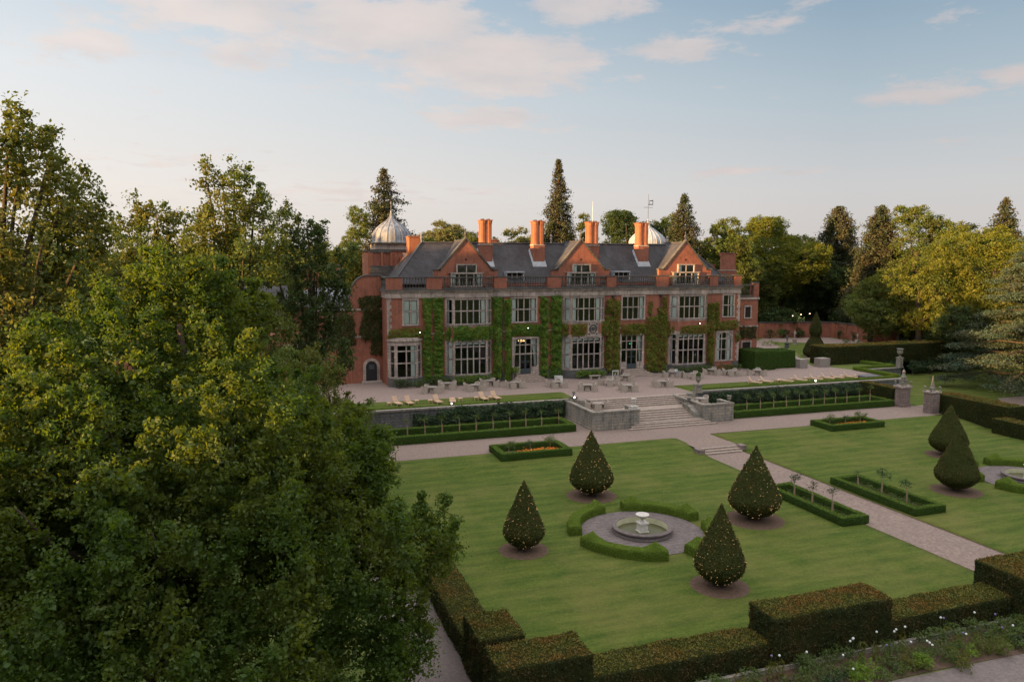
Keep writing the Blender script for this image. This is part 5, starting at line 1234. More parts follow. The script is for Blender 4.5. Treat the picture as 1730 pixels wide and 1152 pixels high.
# right hand hedge
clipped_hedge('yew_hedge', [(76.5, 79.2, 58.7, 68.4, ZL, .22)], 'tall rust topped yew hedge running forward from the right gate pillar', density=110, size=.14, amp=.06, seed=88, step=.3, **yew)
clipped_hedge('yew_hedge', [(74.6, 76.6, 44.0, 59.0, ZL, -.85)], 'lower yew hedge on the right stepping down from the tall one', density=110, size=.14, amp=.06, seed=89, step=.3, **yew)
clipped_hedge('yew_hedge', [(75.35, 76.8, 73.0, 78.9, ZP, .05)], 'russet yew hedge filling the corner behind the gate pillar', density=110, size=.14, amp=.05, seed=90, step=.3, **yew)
clipped_hedge('yew_hedge', [(82.0, 122.0, 92.8, 96.0, -.1, 2.75)], 'long dark yew hedge across the far right above the planted bank', density=60, size=.20, amp=.08, seed=91, step=.4, **yew)
clipped_hedge('yew_hedge', [(68.4, 72.1, 91.4, 95.6, 0, 2.75)], 'dark green clipped hedge block beside the right corner of the house', 'hedge', 'boxdark_core', 'boxdark_leaf', 110, .13, 'clipped blocks beside the house', .05, 92, .25)
clipped_hedge('yew_hedge', [(72.4, 76.2, 92.3, 95.8, 0, 2.55)], 'second clipped hedge block, right of the first beside the house', 'hedge', 'boxdark_core', 'boxdark_leaf', 110, .13, 'clipped blocks beside the house', .05, 93, .25)
bx = dict(corem='box_core', leafm='box_leaf', cat='hedge'); bd = dict(corem='boxdark_core', leafm='boxdark_leaf', cat='hedge', top='box_leaf')
def frame_boxes(x0, x1, y0, y1, z0, z1, w_=.55):
    return [(x0, x1, y0, y0 + w_, z0, z1), (x0, x1, y1 - w_, y1, z0, z1), (x0, x0 + w_, y0 + w_ * .8, y1 - w_ * .8, z0, z1), (x1 - w_, x1, y0 + w_ * .8, y1 - w_ * .8, z0, z1)]
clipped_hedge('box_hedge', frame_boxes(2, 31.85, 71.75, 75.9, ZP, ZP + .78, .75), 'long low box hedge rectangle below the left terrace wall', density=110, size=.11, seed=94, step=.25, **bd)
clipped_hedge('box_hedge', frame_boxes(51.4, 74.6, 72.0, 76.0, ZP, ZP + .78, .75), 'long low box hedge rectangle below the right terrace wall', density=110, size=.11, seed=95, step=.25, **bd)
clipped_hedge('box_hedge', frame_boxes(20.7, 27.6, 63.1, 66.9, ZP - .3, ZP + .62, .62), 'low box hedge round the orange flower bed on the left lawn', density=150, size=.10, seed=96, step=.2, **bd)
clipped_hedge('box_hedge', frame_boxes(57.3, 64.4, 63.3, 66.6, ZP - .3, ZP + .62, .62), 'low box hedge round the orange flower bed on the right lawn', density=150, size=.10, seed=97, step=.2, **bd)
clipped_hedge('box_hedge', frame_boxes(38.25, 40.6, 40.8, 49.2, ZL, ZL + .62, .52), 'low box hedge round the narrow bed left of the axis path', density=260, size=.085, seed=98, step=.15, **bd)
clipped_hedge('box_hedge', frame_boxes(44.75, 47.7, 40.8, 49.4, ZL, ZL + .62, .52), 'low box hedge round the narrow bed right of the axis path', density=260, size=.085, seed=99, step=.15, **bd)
# terrace edge box hedging at the right corner and on the walls
def oriented(x0, y0, x1, y1, w_, z0, z1, seed):
    def f():
        L = math.hypot(x1 - x0, y1 - y0); P, Fq = grid_box(0, L, -w_ / 2, w_ / 2, z0, z1, .25, .04, seed); c, s = (x1 - x0) / L, (y1 - y0) / L
        return np.stack([x0 + P[:, 0] * c - P[:, 1] * s, y0 + P[:, 0] * s + P[:, 1] * c, P[:, 2]], -1), Fq
    return f
clipped_hedge('box_hedge', [oriented(83.0, 79.6, 82.7, 87.6, .5, 0, .5, 1), oriented(82.9, 87.8, 90.4, 87.6, .5, 0, .5, 2), oriented(90.3, 87.8, 88.6, 94.0, .5, 0, .5, 3)], 'zigzag low box hedge along the far right edge of the terrace', density=90, size=.12, seed=100, step=.25, **bx)
clipped_hedge('box_hedge', [oriented(51.3, 79.55, 82.6, 79.75, .45, 0, .32, 4)], 'thin low box edging along the top of the right terrace wall', density=90, size=.12, seed=101, step=.25, **bx)
clipped_hedge('box_hedge', [oriented(-8, 79.6, 33.6, 79.5, .35, 0, .22, 5)], 'thin low box edging along the top of the left terrace wall', density=90, size=.12, seed=102, step=.25, **bx)

# --- fountain gardens
def fountain_garden(cx, cy, which):
    z = ZL + .03
    tag(MB().lathe(cx, cy, [(4.15, z - .05), (4.15, z + .045), (1.9, z + .05)], 48, cap=False).build('paved_circle', 'paving'), kind='structure')
    t = thing('fountain', (cx, cy, z), {'l': 'round stone fountain pool with a pale pedestal bowl on the left lawn', 'r': 'round fountain pool partly out of view on the right lawn'}[which], 'fountain', 'fountains on the lawns')
    MB().lathe(cx, cy, [(1.98, z), (2.06, z + .10), (2.02, z + .2), (1.92, z + .28), (2.05, z + .34), (2.07, z + .45), (1.98, z + .50), (1.80, z + .50), (1.74, z + .46), (1.74, z + .0)], 48, cap=False).build('basin_rim', 'paving', t, smooth=False)
    MB().lathe(cx, cy, [(1.735, z - .05), (1.735, z + .46)], 48, cap=False).build('pool_lining', 'cream_render', t)
    MB().lathe(cx, cy, [(1.73, z + .08), (.001, z + .08)], 48, cap=False).build('water', 'pond_water', t)
    MB().box(cx - .34, cx + .34, cy - .34, cy + .34, z - .4, z + .12).box(cx - .28, cx + .28, cy - .28, cy + .28, z + .12, z + .62).box(cx - .34, cx + .34, cy - .34, cy + .34, z + .62, z + .72).build('pedestal', 'white_stone', t)
    MB().lathe(cx, cy, [(.20, z + .72), (.12, z + .80), (.09, z + .92), (.16, z + 1.0), (.34, z + 1.08), (.44, z + 1.18), (.46, z + 1.26), (.40, z + 1.26), (.30, z + 1.16), (.001, z + 1.10)], 24, cap=False).build('bowl', 'white_stone', t, smooth=True)
    names = {(0, 'l'): 'far right', (1, 'l'): 'far left', (2, 'l'): 'near left', (3, 'l'): 'near right'}
    for qd in range(4):
        def seg(qd=qd):
            a0, a1 = R(qd * 90 + 10), R(qd * 90 + 80); ri, ro_, h = 4.25, 5.0, .62; nu = 60
            th = np.linspace(a0, a1, nu); prof = [(ro_, 0), (ro_, .2), (ro_, .4), (ro_ - .02, h - .05), (ro_ - .1, h), ((ro_ + ri) / 2, h + .02), (ri + .1, h), (ri + .02, h - .05), (ri, .4), (ri, .2), (ri, 0)]
            P = []; e = R(9)
            for i, a in enumerate(th):
                d_end = min(a - a0, a1 - a); peak = max(0, 1 - abs(d_end - e) / e); wd = .07 if d_end < 2 * e else 0
                for (rr, zz) in prof:
                    m = (ro_ + ri) / 2; k = (rr - m) / ((ro_ - ri) / 2); r2 = rr + k * wd
                    top = zz / h; z2 = zz + (top ** 3) * (peak * .44 * (1 - abs(k) * .95)) if zz > .3 else zz
                    if d_end < 1e-4: r2 = m + (r2 - m) * .98
                    P.append((cx + r2 * math.cos(a), cy + r2 * math.sin(a), z + z2))
            P = np.array(P); m = len(prof); i = np.arange(nu * m).reshape(nu, m)
            Fq = np.stack([i[:-1, :-1], i[:-1, 1:], i[1:, 1:], i[1:, :-1]], -1).reshape(-1, 4)[:, ::-1]
            caps = []
            for s, row in ((0, i[0]), (1, i[-1])):
                for j in range(m // 2):
                    q = [row[j], row[j + 1], row[m - 2 - j], row[m - 1 - j]]
                    caps.append(q if s == 0 else q[::-1])
            Fq = np.vstack([Fq, np.array(caps)]); Fq = Fq[[len(set(r)) == 4 for r in Fq.tolist()]]
            P += .012 * vnoise(P, 3.0, qd)[:, None]
            return P, Fq
        clipped_hedge('box_hedge', [seg], 'curved box hedge with peaked ends, %s quarter of the ring round the %s fountain' % (names[(qd, 'l')], 'left' if which == 'l' else 'right'), density=520, size=.06, seed=110 + qd, group='curved hedges round the fountains', **bx)
fountain_garden(24.6, 44.35, 'l'); fountain_garden(61.6, 45.0, 'r')

# --- yew cones
def yew_cone(x, y, h, r, label, lights, seed, z=ZL):
    rng = np.random.default_rng(seed); t = thing('clipped_yew', (x, y, z), label, 'topiary', 'clipped yew cones')
    tag(MB().lathe(x, y, [(r * 1.05 + .25, z + .02), (r * 1.0 + .15, z + .07), (.1, z + .12)], 30, cap=False).build('soil_ring', 'soil', t, smooth=True))
    MB().tube([(x, y, z), (x, y, z + h * .3)], [.28, .2], 8).build('trunk', 'bark', t)
    pr = [(.10, .045), (.45, .05), (.70, .10), (.92, .17), (.995, .235), (.99, .28), (.90, .36), (.76, .465), (.61, .575), (.46, .68), (.32, .78), (.19, .87), (.08, .95), (.02, 1.0)]
    nu, zz = 56, np.linspace(0, 1, 46); tt = np.interp(zz, np.linspace(0, 1, len(pr)), [p[1] for p in pr]); rr = np.interp(zz, np.linspace(0, 1, len(pr)), [p[0] for p in pr])
    th = np.linspace(0, 2 * math.pi, nu, endpoint=False); T_, A_ = np.meshgrid(rr, th, indexing='ij'); Zz = np.repeat(tt[:, None], nu, 1)
    P = np.stack([x + r * T_ * np.cos(A_), y + r * T_ * np.sin(A_), z + .18 + (h - .18) * Zz], -1).reshape(-1, 3)
    lean = rng.normal(0, .012, 2); P[:, 0] += lean[0] * (P[:, 2] - z) ; P[:, 1] += lean[1] * (P[:, 2] - z)
    dv = P - np.array([x, y, 0]); dv[:, 2] = 0; dv /= np.linalg.norm(dv, axis=1, keepdims=True) + 1e-9
    P += dv * (.035 * vnoise(P, 1.5, seed) + .02 * vnoise(P, 5, seed + 1))[:, None] * r
    i = np.arange(46 * nu).reshape(46, nu); j = np.roll(i, -1, axis=1); Fq = np.stack([i[:-1], j[:-1], j[1:], i[1:]], -1).reshape(-1, 4)
    mesh_np('yew_body', P, Fq, 'yewcone_core', t, smooth=True)
    Q, N = face_samples(P, Fq, rng, 330 if y < 50 else 260); Q += N * rng.normal(.015, .03, size=(len(Q), 1)); leaves('foliage', Q, .085, 'yewcone_leaf', t, rng, N=N, bias=.9)
    if lights:
        Q, N = face_samples(P, Fq, rng, 1); A = face_samples(P, Fq, rng, lights / 30.0)[1] * 0; Q, N = face_samples(P, Fq, rng, lights * .95 / (2 * math.pi * r * h * .6)); mb = MB(); rs = .0125 * (math.hypot(x, y) / 50)
        for q, nn in zip(Q, N):
            p = q + nn * .07; mb.lathe(p[0], p[1], [(.001, p[2] - rs), (rs, p[2]), (.001, p[2] + rs)], 4, cap=False)
        o = mb.build('fairy_lights', 'fairy', t); o['kind'] = 'stuff'
    return t
yew_cone(15.9, 43.9, 4.61, 1.31, 'smallest yew cone with fairy lights, left of the left fountain', 105, 121)
yew_cone(24.7, 52.7, 5.25, 1.71, 'yew cone with fairy lights behind the left fountain', 150, 122)
yew_cone(33.4, 44.05, 5.42, 1.80, 'largest yew cone with fairy lights, right of the left fountain by the path', 190, 123)
yew_cone(24.6, 35.35, 4.85, 1.40, 'yew cone with fairy lights nearest the front hedge', 150, 124)
yew_cone(62.0, 53.3, 4.95, 1.66, 'unlit brownish yew cone standing behind another on the right lawn', 0, 125)
yew_cone(53.0, 44.6, 5.1, 1.60, 'unlit yew cone overlapping the one behind it on the right lawn', 0, 126)
#PART4
# ------------------------------------------------------------------ climbers on the house and walls
def climber(name, rects, y, thick, label, mat, seed, dens=330, size=.20, cat='climber', group=None, stems=True, dip=.25, ragged=.42):
    """rects: (x0, x1, z0, z1[, y]) patches of wall covered; leaves build up in shaggy bunches"""
    rng = np.random.default_rng(seed); t = thing(name, (rects[0][0], y, rects[0][2]), label, cat, group); Ps = []; Ns = []
    for q in rects:
        x0, x1, z0, z1 = q[:4]; yy = q[4] if len(q) > 4 else y; th = q[5] if len(q) > 5 else thick
        n = int((x1 - x0) * (z1 - z0) * dens)
        X = rng.uniform(x0 - .1, x1 + .1, n); Z = rng.uniform(z0 - .1, z1 + .1, n); A = np.stack([X, np.zeros(n), Z], -1)
        e = np.minimum(np.minimum(X - x0, x1 - X), np.minimum(Z - z0, z1 - Z)); b = vnoise(A, 1.1, seed) ; k = vnoise(A, 3.2, seed + 3)
        keep = (e > -.02 + ragged * (b * .6 + .1 + k * .5)); edge = np.clip(e / .55, .0, 1) ** .6
        D = yy - .05 - th * np.clip(.55 + .38 * b + .42 * vnoise(A, 2.4, seed + 9), .08, 1.4) * edge * rng.uniform(.72, 1.05, n)
        Ps.append(np.stack([X, D, Z - .05], -1)[keep])
    P = np.vstack(Ps); N = np.tile([0, -1, .35], (len(P), 1)); leaves('foliage', P, size, mat, t, rng, N=N, bias=1.1, asp=.75)
    for q in rects:
        x0, x1, z0, z1 = q[:4]; yy = q[4] if len(q) > 4 else y
        if z1 - z0 > 1.5:
            for j in range(max(1, int((x1 - x0) / 1.2))):
                xx = x0 + (j + .5) * (x1 - x0) / max(1, int((x1 - x0) / 1.2)); MB().tube([(xx, yy - .1, max(0, z0 - .2) if z0 > 0 else z0), (xx + rng.normal(0, .12), yy - .12, (z0 + z1) / 2), (xx + rng.normal(0, .12), yy - .1, z1 - .3)], [.07, .05, .02], 5).build('stem', 'bark', t)
        else: MB().tube([(x0 + .1, yy - .08, (z0 + z1) / 2), ((x0 + x1) / 2, yy - .12, (z0 + z1) / 2 + .1), (x1 - .1, yy - .08, (z0 + z1) / 2)], [.04, .03, .02], 5).build('stem', 'bark', t)
    return t
G = 'climbers on the house front'
yb = Y0 - BD
climber('climbing_ivy', [(20.35, 21.5, .6, 11.1), (21.7, 23.0, .4, 11.2)], Y0, 1.0, 'pair of bright green ivy columns between left corner windows and first bay', 'ivy_leaf', 200, group=G)
climber('climbing_ivy', [(29.55, 30.9, .4, 11.1), (31.1, 32.15, 0, 10.9)], Y0, 1.1, 'pair of deep green ivy columns between the first bay and left doorway', 'ivy_leaf', 201, group=G)
climber('climbing_ivy', [(36.15, 37.35, .2, 11.15), (37.65, 39.25, .2, 11.2)], Y0, 1.15, 'widest pair of green ivy columns left of the middle bay', 'ivy_leaf', 202, group=G)
climber('climbing_ivy', [(24.0, 28.7, 5.65, 7.45, yb - .02, .4), (23.2, 24.1, 5.8, 7.4, Y0 - .5, .4), (28.6, 29.5, 5.8, 7.4, Y0 - .5, .4)], yb, .4, 'green ivy band between upper and lower windows of the first bay', 'ivy_leaf', 203, group=G)
climber('climbing_ivy', [(32.2, 36.2, 5.9, 7.4)], Y0, .5, 'green ivy band above the left doorway around a wall lamp', 'ivy_leaf', 204, group=G)
climber('climbing_ivy', [(16.0, 20.4, 5.9, 7.3)], Y0, .5, 'thin patchy ivy band under the first upper window by the left corner', 'ivy_gold_leaf', 205, 190, group=G)
climber('climbing_ivy', [(40.35, 42.45, 5.7, 7.4, yb - .02, .35), (39.3, 40.4, 5.8, 7.4, Y0 - .5, .4)], yb, .35, 'yellow green ivy patch left of the crest panel', 'ivy_gold_leaf', 206, group=G)
climber('climbing_ivy', [(45.75, 47.0, .4, 8.2), (46.9, 48.0, .1, 10.2), (45.7, 47.4, 8.6, 10.7), (44.4, 46.0, 5.7, 7.6, Y0 - .6, .35)], Y0, .65, 'ragged yellowing vine between middle bay and right doorway', 'ivy_gold_leaf', 207, group=G)
climber('wisteria', [(52.0, 54.0, .2, 8.2), (53.8, 55.4, .2, 9.2), (52.3, 53.0, 8.2, 10.2), (54.6, 55.3, 9.2, 10.9), (48.0, 52.2, 5.55, 7.1), (55.2, 56.2, 5.2, 7.2)], Y0, .6, 'spreading gnarled vine arching over the right doorway', 'ivy_gold_leaf', 208, 240, group=G)
climber('climbing_ivy', [(57.0, 61.2, 5.6, 6.7, yb - .02, .35), (55.9, 57.1, 5.7, 6.9, Y0 - .5, .3), (60.8, 61.9, 5.7, 7.0, Y0 - .5, .35)], yb, .3, 'thin yellowing ivy band between windows of the right bay', 'ivy_gold_leaf', 209, 200, group=G)
climber('climbing_ivy', [(61.95, 63.2, .8, 9.9), (63.1, 63.9, 5.8, 9.9)], Y0, .6, 'yellow green vine column between the right bay and arched window', 'ivy_gold_leaf', 210, group=G)
climber('climbing_ivy', [(63.7, 67.3, 5.75, 7.1), (66.7, 67.6, 4.2, 6.0)], Y0, .35, 'thin russet vine band over the arched window', 'ivy_gold_leaf', 211, 190, group=G)
climber('climbing_ivy', [(67.6, 69.0, 2.8, 9.4, 96.2), (69.0, 72.0, 4.2, 6.2, 96.2)], 96.2, .3, 'sparse brown green vine on the small right wing', 'ivy_dark_leaf', 212, 150, group=G, ragged=.8)
climber('climbing_ivy', [(13.0, 15.9, 5.4, 11.2, 98.0), (14.2, 15.9, 3.6, 6.2, 98.0)], 98.0, .6, 'dark olive climber on the left wing beside the corner', 'ivy_dark_leaf', 213, 240, group=G, ragged=.9)
climber('climbing_ivy', [(9.5, 12.6, 5.0, 9.2, 98.0)], 98.0, .5, 'dark climber around the small left wing window', 'ivy_dark_leaf', 214, 200, group=G, ragged=.9)
# low planting against the house
def border_shrub(x0, x1, z1, y, label, mat, seed, depth=.9, size=.15, name='border_shrub', z0=0.0, cat='shrub', group='planting at the foot of the house'):
    rng = np.random.default_rng(seed); t = thing(name, ((x0 + x1) / 2, y, z0), label, cat, group); L = []
    n = max(3, int((x1 - x0) / .45))
    for k in range(n): L.append((x0 + .3 + (x1 - x0 - .6) * (k + .5) / n, y + rng.normal(0, .12), z0 + z1 * rng.uniform(.42, .6), min(depth * .62, z1 * .55) * rng.uniform(.8, 1.1)))
    crown_build(t, L, rng, mat, size, 5.5, 12, size * 1.6, .2, .25); MB().tube([(x0 + .4, y, z0 - .02), (x1 - .4, y, z0 + z1 * .4)], .05, 5).build('stem', 'bark', t); return t
border_shrub(23.9, 28.9, 1.25, yb - .6, 'bright green low hedge of shrubs under the first bay', 'ivy_leaf', 220)
border_shrub(21.0, 23.8, 1.15, Y0 - .9, 'dark green shrub between the ivy columns and first bay', 'shrub_leaf', 221)
border_shrub(16.4, 18.6, 1.2, yb - .6, 'dark rounded shrub in a pot before the left corner bay', 'dark_leaf', 222)
border_shrub(18.7, 20.6, .9, yb - .5, 'pale leafy shrub right of the dark one at the left corner bay', 'shrub_leaf', 223)
border_shrub(40.6, 45.4, 1.1, yb - .6, 'green shrubs with a bench before them under the middle bay', 'ivy_leaf', 224)
border_shrub(55.9, 58.2, .9, yb - .5, 'grey green shrub under the left half of the right bay', 'shrub_leaf', 225)
border_shrub(58.4, 62.2, .95, yb - .5, 'green shrub under the right half of the right bay', 'shrub_leaf', 226)
border_shrub(63.4, 67.4, .8, Y0 - .7, 'flowering low plants under the arched window', 'shrub_leaf', 227)
border_shrub(32.0, 32.9, 2.6, Y0 - .6, 'rose bush climbing left of the left doorway', 'ivy_leaf', 228)
# climbers on the terrace walls
climber('wall_climber', [(20.6, 33.4, ZP + .2, .12, 78.85), (16.0, 19.4, ZP + .2, -.5, 78.85), (18.4, 23.6, ZP + .2, -.05, 78.85, 1.1)], 78.85, .75, 'dark mass of climbers covering the left terrace wall', 'climber_leaf', 230, 300, .19, group='climbers on terrace walls', ragged=.4)
climber('wall_climber', [(52.4, 60.5, ZP + .2, -.02, 78.85), (60.5, 76.5, ZP + .2, .02, 78.85, .9)], 78.85, .6, 'dark mass of climbers covering the right terrace wall', 'climber_leaf', 231, 300, .19, group='climbers on terrace walls', ragged=.5)
k = 0
for x, y, h, r, z, lab in ((92.8, 92.0, 1.6, 1.6, ZP, 'low dark bush on the bank right of the terrace corner'), (95.6, 92.2, 1.5, 1.8, ZP, 'dark bush in the middle of the planted bank'), (98.6, 92.0, 1.7, 1.8, ZP, 'dark bush near the cedar on the planted bank'), (101.8, 91.8, 1.6, 1.8, ZP, 'dark bush half hidden by the cedar boughs'), (105, 91.5, 1.6, 1.9, ZP, 'dark bush behind the cedar on the bank'), (108.5, 91.3, 1.6, 1.9, ZP, 'last dark bush on the bank behind the cedar')):
    shrub('bank_shrub', x, y, z, h + 1.2, r, lab, 'climber_leaf', 240 + k, .2, group='bushes on the planted bank'); k += 1
shrub('azalea_bush', 82.0, 56.5, ZL, 3.4, 2.2, 'round reddish bush at the right edge beyond the yew hedge', 'yew_top_leaf', 248, .16, n=9)

# ------------------------------------------------------------------ standards, beds, flowers
def standard(name, x, y, z, h, r, label, group, seed, mat='shrub_leaf', staked=True, size=.10, flat=.6, cat='small tree'):
    rng = np.random.default_rng(seed); t = thing(name, (x, y, z), label, cat, group)
    MB().tube([(x, y, z - .05), (x + .01, y, z + h * .5), (x, y, z + h - r * .3)], [.035, .03, .025], 6).build('trunk', 'stake', t)
    if staked: MB().box(x + .05, x + .11, y - .03, y + .03, z, z + h * .62).build('stake', 'stake', t)
    L = [(x + rng.normal(0, r * .35), y + rng.normal(0, r * .35), z + h + rng.normal(0, r * .22), r * rng.uniform(.4, .62)) for _ in range(5)]
    crown_build(t, L, rng, mat, size, 16 * (.10 / size), 6, size * 1.7, .35, .1, under=.9); return t
ordn = ['first', 'second', 'third', 'fourth', 'fifth', 'sixth', 'seventh', 'eighth', 'ninth', 'tenth', 'eleventh', 'twelfth']
for k, x in enumerate([14.5, 16.3, 18.1, 19.95, 21.75, 23.6, 25.45, 27.25, 29.05, 31.05]):
    standard('standard_tree', x, 74.85, ZP, 1.75, .36, '%s slender staked standard counting from the left in the left terrace bed' % ordn[k], 'staked standards below the left wall', 300 + k)
for k, x in enumerate([55.2, 57.1, 59.0, 60.85, 62.75, 64.8, 66.5, 68.2, 69.95, 71.9, 73.6]):
    standard('standard_tree', x, 75.0, ZP, 1.85, .40, '%s slender staked standard counting from the left in the right terrace bed' % ordn[k], 'staked standards below the right wall', 320 + k)
for k, (x, y, h, r) in enumerate(((39.45, 47.3, 1.7, .48), (39.45, 45.3, 1.55, .34), (39.45, 43.2, 1.7, .40))):
    standard('standard_rose', x, y, ZL, h, r, ['tallest wispy standard farthest along the bed left of the axis path', 'smallest standard in the middle of the bed left of the axis path', 'standard nearest the camera in the bed left of the axis path'][k], 'standards in the path side beds', 340 + k, 'climber_leaf')
for k, (x, y, h, r) in enumerate(((46.3, 48.0, 1.25, .22), (46.4, 45.6, 1.75, .55), (46.4, 43.2, 1.75, .48))):
    standard('standard_rose', x, y, ZL, h, r, ['short bare standard at the far end of the bed right of the path', 'fullest standard in the middle of the bed right of the path', 'standard nearest the camera in the bed right of the path'][k], 'standards in the path side beds', 345 + k, 'climber_leaf')
for bx0, sd0, side in ((20.7, 350, 'left'), (57.3, 355, 'right')):
    for k, (dx_, r) in enumerate(((1.4, .52), (3.5, .40), (5.5, .58))):
        standard('shrub_ball', bx0 + dx_, 65.2, ZP, .95 + .1 * (k == 2), r, '%s dark round shrub in the %s orange flower bed' % (['left', 'middle', 'right'][k], side), 'round shrubs in flower beds', sd0 + k, 'climber_leaf' if k == 1 else 'shrub_leaf', False, .12)
    rng = np.random.default_rng(sd0)
    tag(MB().box(bx0 + .5, bx0 + 6.5, 63.6, 66.2, ZP - .35, ZP - .02 + .06).build('flower_bed_soil', 'soil'), kind='structure')
    fb = thing('flower_bed', (bx0 + 3.4, 64.6, ZP), 'orange flowers massed in the %s box edged bed' % side, 'flower bed', 'orange flower beds')
    P = np.stack([bx0 + 2.0 + rng.beta(1.5, 1.2, 900) * 4.2, 64.6 + rng.normal(0, .33, 900), ZP + .22 + rng.uniform(0, .16, 900)], -1)
    leaves('leaves', np.vstack([P, P + [0, .6, -.08]]) - [0, 0, .1], .13, 'shrub_leaf', fb, rng, flat=.8)
    leaves('flowers', P[:650], .15, 'orange_petals', fb, rng, flat=1.2, asp=.9)['kind'] = 'stuff'
for x0, x1, y0, y1, sd_, lab in ((38.8, 40.1, 41.3, 48.7, 360, 'grey green plants filling the bed left of the axis path'), (45.3, 47.2, 41.3, 48.9, 361, 'green plants filling the bed right of the axis path'), (2.8, 31.1, 72.6, 75.2, 362, 'dark low plants inside the left clipped rectangle'), (52.2, 73.8, 72.8, 75.2, 363, 'dark low plants inside the right clipped rectangle')):
    rng = np.random.default_rng(sd_); z = ZL if y0 < 60 else ZP; A = (x1 - x0) * (y1 - y0); n = int(A * 260 if y0 < 60 else A * 60)
    P = np.stack([rng.uniform(x0, x1, n), rng.uniform(y0, y1, n), np.zeros(n)], -1); nz = vnoise(P, 2.2, sd_); P[:, 2] = z + .05 + .22 * rng.random(n) * (1 + nz)
    P = P[(nz > -.45)]
    tag(leaves('ground_cover', P, .12 if y0 < 60 else .16, 'climber_leaf' if y0 > 60 else 'shrub_leaf', None, rng, flat=.6), lab, 'planting', kind='stuff')
    tag(MB().box(x0 - .05, x1 + .05, y0 - .05, y1 + .05, z - .02, z + .05).build('soil_bed', 'soil'), kind='structure')
# flower border in front of the yew hedge
tag(MB().poly([(10, 24.6, ZL + .02), (28.9, 24.6, ZL + .02), (45, 23.9, ZL + .02), (45, 27.0, ZL + .02), (10, 27.0, ZL + .02)]).build('border_soil', 'soil'), kind='structure')
t = thing('border_wall', (30, 26.8, ZL), 'low grey stone ledge glimpsed between the yew hedge and the flower border', 'wall')
MB().box(14, 44, 26.75, 26.95, ZL - .1, ZL + .22).build('masonry', 'block_stone', t)
rng = np.random.default_rng(370); k = 0
cols = ['lime_leaf', 'shrub_leaf', 'climber_leaf', 'shrub_leaf', 'lime_leaf', 'tree_leaf']
adj = {'lime_leaf': 'bright green mound', 'shrub_leaf': 'green leafy clump', 'climber_leaf': 'dark grey green clump', 'tree_leaf': 'mid green tuft'}
ORD = ['first', 'second', 'third', 'fourth', 'fifth', 'sixth', 'seventh', 'eighth', 'ninth', 'tenth', 'eleventh', 'twelfth', 'thirteenth', 'fourteenth', 'fifteenth', 'sixteenth', 'seventeenth', 'eighteenth', 'nineteenth', 'twentieth', 'twenty-first', 'twenty-second', 'twenty-third', 'twenty-fourth', 'twenty-fifth', 'twenty-sixth', 'twenty-seventh', 'twenty-eighth']
for i in range(28):
    for row in range(3):
        x = 17.5 + i * .86 + rng.normal(0, .14) + .3 * (row == 1); y = (24.85, 25.55, 26.25)[row] + rng.normal(0, .1)
        mat = cols[int(rng.integers(0, 6))] if row == 0 else cols[1 + int(rng.integers(0, 3))]
        r = rng.uniform(.42, .62); h = rng.uniform(.35, .6) + .20 * row
        t = thing('border_plant', (x, y, ZL), '%s, %s from the left in the %s row of the front border' % (adj[mat], ORD[i], ('front', 'middle', 'back')[row]), 'border plant', 'plants in the front flower border')
        if mat == 'climber_leaf' and row:                # strappy leaves
            n = 70; a = rng.uniform(0, 6.28, n); P = np.stack([x + np.cos(a) * r * .5 * rng.random(n), y + np.sin(a) * r * .5 * rng.random(n), ZL + h * rng.random(n)], -1)
            V, Fq = leaf_arrays(P, .32, rng, N=np.stack([np.cos(a), np.sin(a), a * 0 + .2], -1), bias=2.0, asp=.16); mesh_np('foliage', V, Fq, 'tree_leaf', t)
        else:
            L = [(x + rng.normal(0, r * .4), y + rng.normal(0, r * .3), ZL + h * rng.uniform(.4, .7), r * rng.uniform(.45, .7)) for _ in range(4)]
            crown_build(t, L, rng, mat, .085, 16, 12, .12, .25, .2)
        if rng.random() < (.12, .3, .5)[row]:
            for j in range(int(rng.integers(1, 4))):
                fx, fy, fz = x + rng.normal(0, r * .5), y + rng.normal(0, r * .4), ZL + h + rng.uniform(.15, .45)
                st = MB().tube([(fx, fy, ZL + h * .4), (fx, fy, fz)], .008, 4).build('flower_stem', 'shrub_leaf', t)
                MB().ball((fx, fy, fz), .055, 7, 5).build('flower_head', 'white_petals' if rng.random() < .8 else 'lilac_petals', st)

# ------------------------------------------------------------------ garden furniture
# woven armchair, made once at the origin facing -Y
T0 = (0, 0, 0)
ac = thing('wicker_armchair', T0, '', 'chair', 'woven armchairs round the outdoor tables')
MB().box(-.30, .30, -.30, .26, .02, .42).build('seat_base', 'wicker', ac)
bk_ = MB()
prof = [(-.34, -.30, .64), (-.34, .10, .66), (-.30, .27, .84), (-.12, .34, .90), (.12, .34, .90), (.30, .27, .84), (.34, .10, .66), (.34, -.30, .64)]
for (xa, ya, za), (xb, yb2, zb) in zip(prof, prof[1:]):
    ia, ib = (xa * .82, ya * .82 if ya > 0 else ya), (xb * .82, yb2 * .82 if yb2 > 0 else yb2)
    bk_.hexa([(xa * .93, ya * .93, .0), (xb * .93, yb2 * .93, .0), (*ib, .0), (*ia, .0), (xa * 1.03, ya * 1.03, za), (xb * 1.03, yb2 * 1.03, zb), (*ib, zb), (*ia, za)])
bk_.build('backrest', 'wicker', ac)
MB().box(-.26, .26, -.28, .22, .42, .50).build('cushion', 'cushion', ac)
tb = thing('garden_table', T0, '', 'table', 'outdoor dining tables')
MB().lathe(0, 0, [(.02, .70), (.62, .70), (.64, .72), (.62, .745), (.02, .745)], 20).build('table_top', 'table_wood', tb)
MB().lathe(0, 0, [(.34, 0), (.30, .1), (.26, .45), (.34, .70)], 10).build('pedestal', 'wicker', tb)
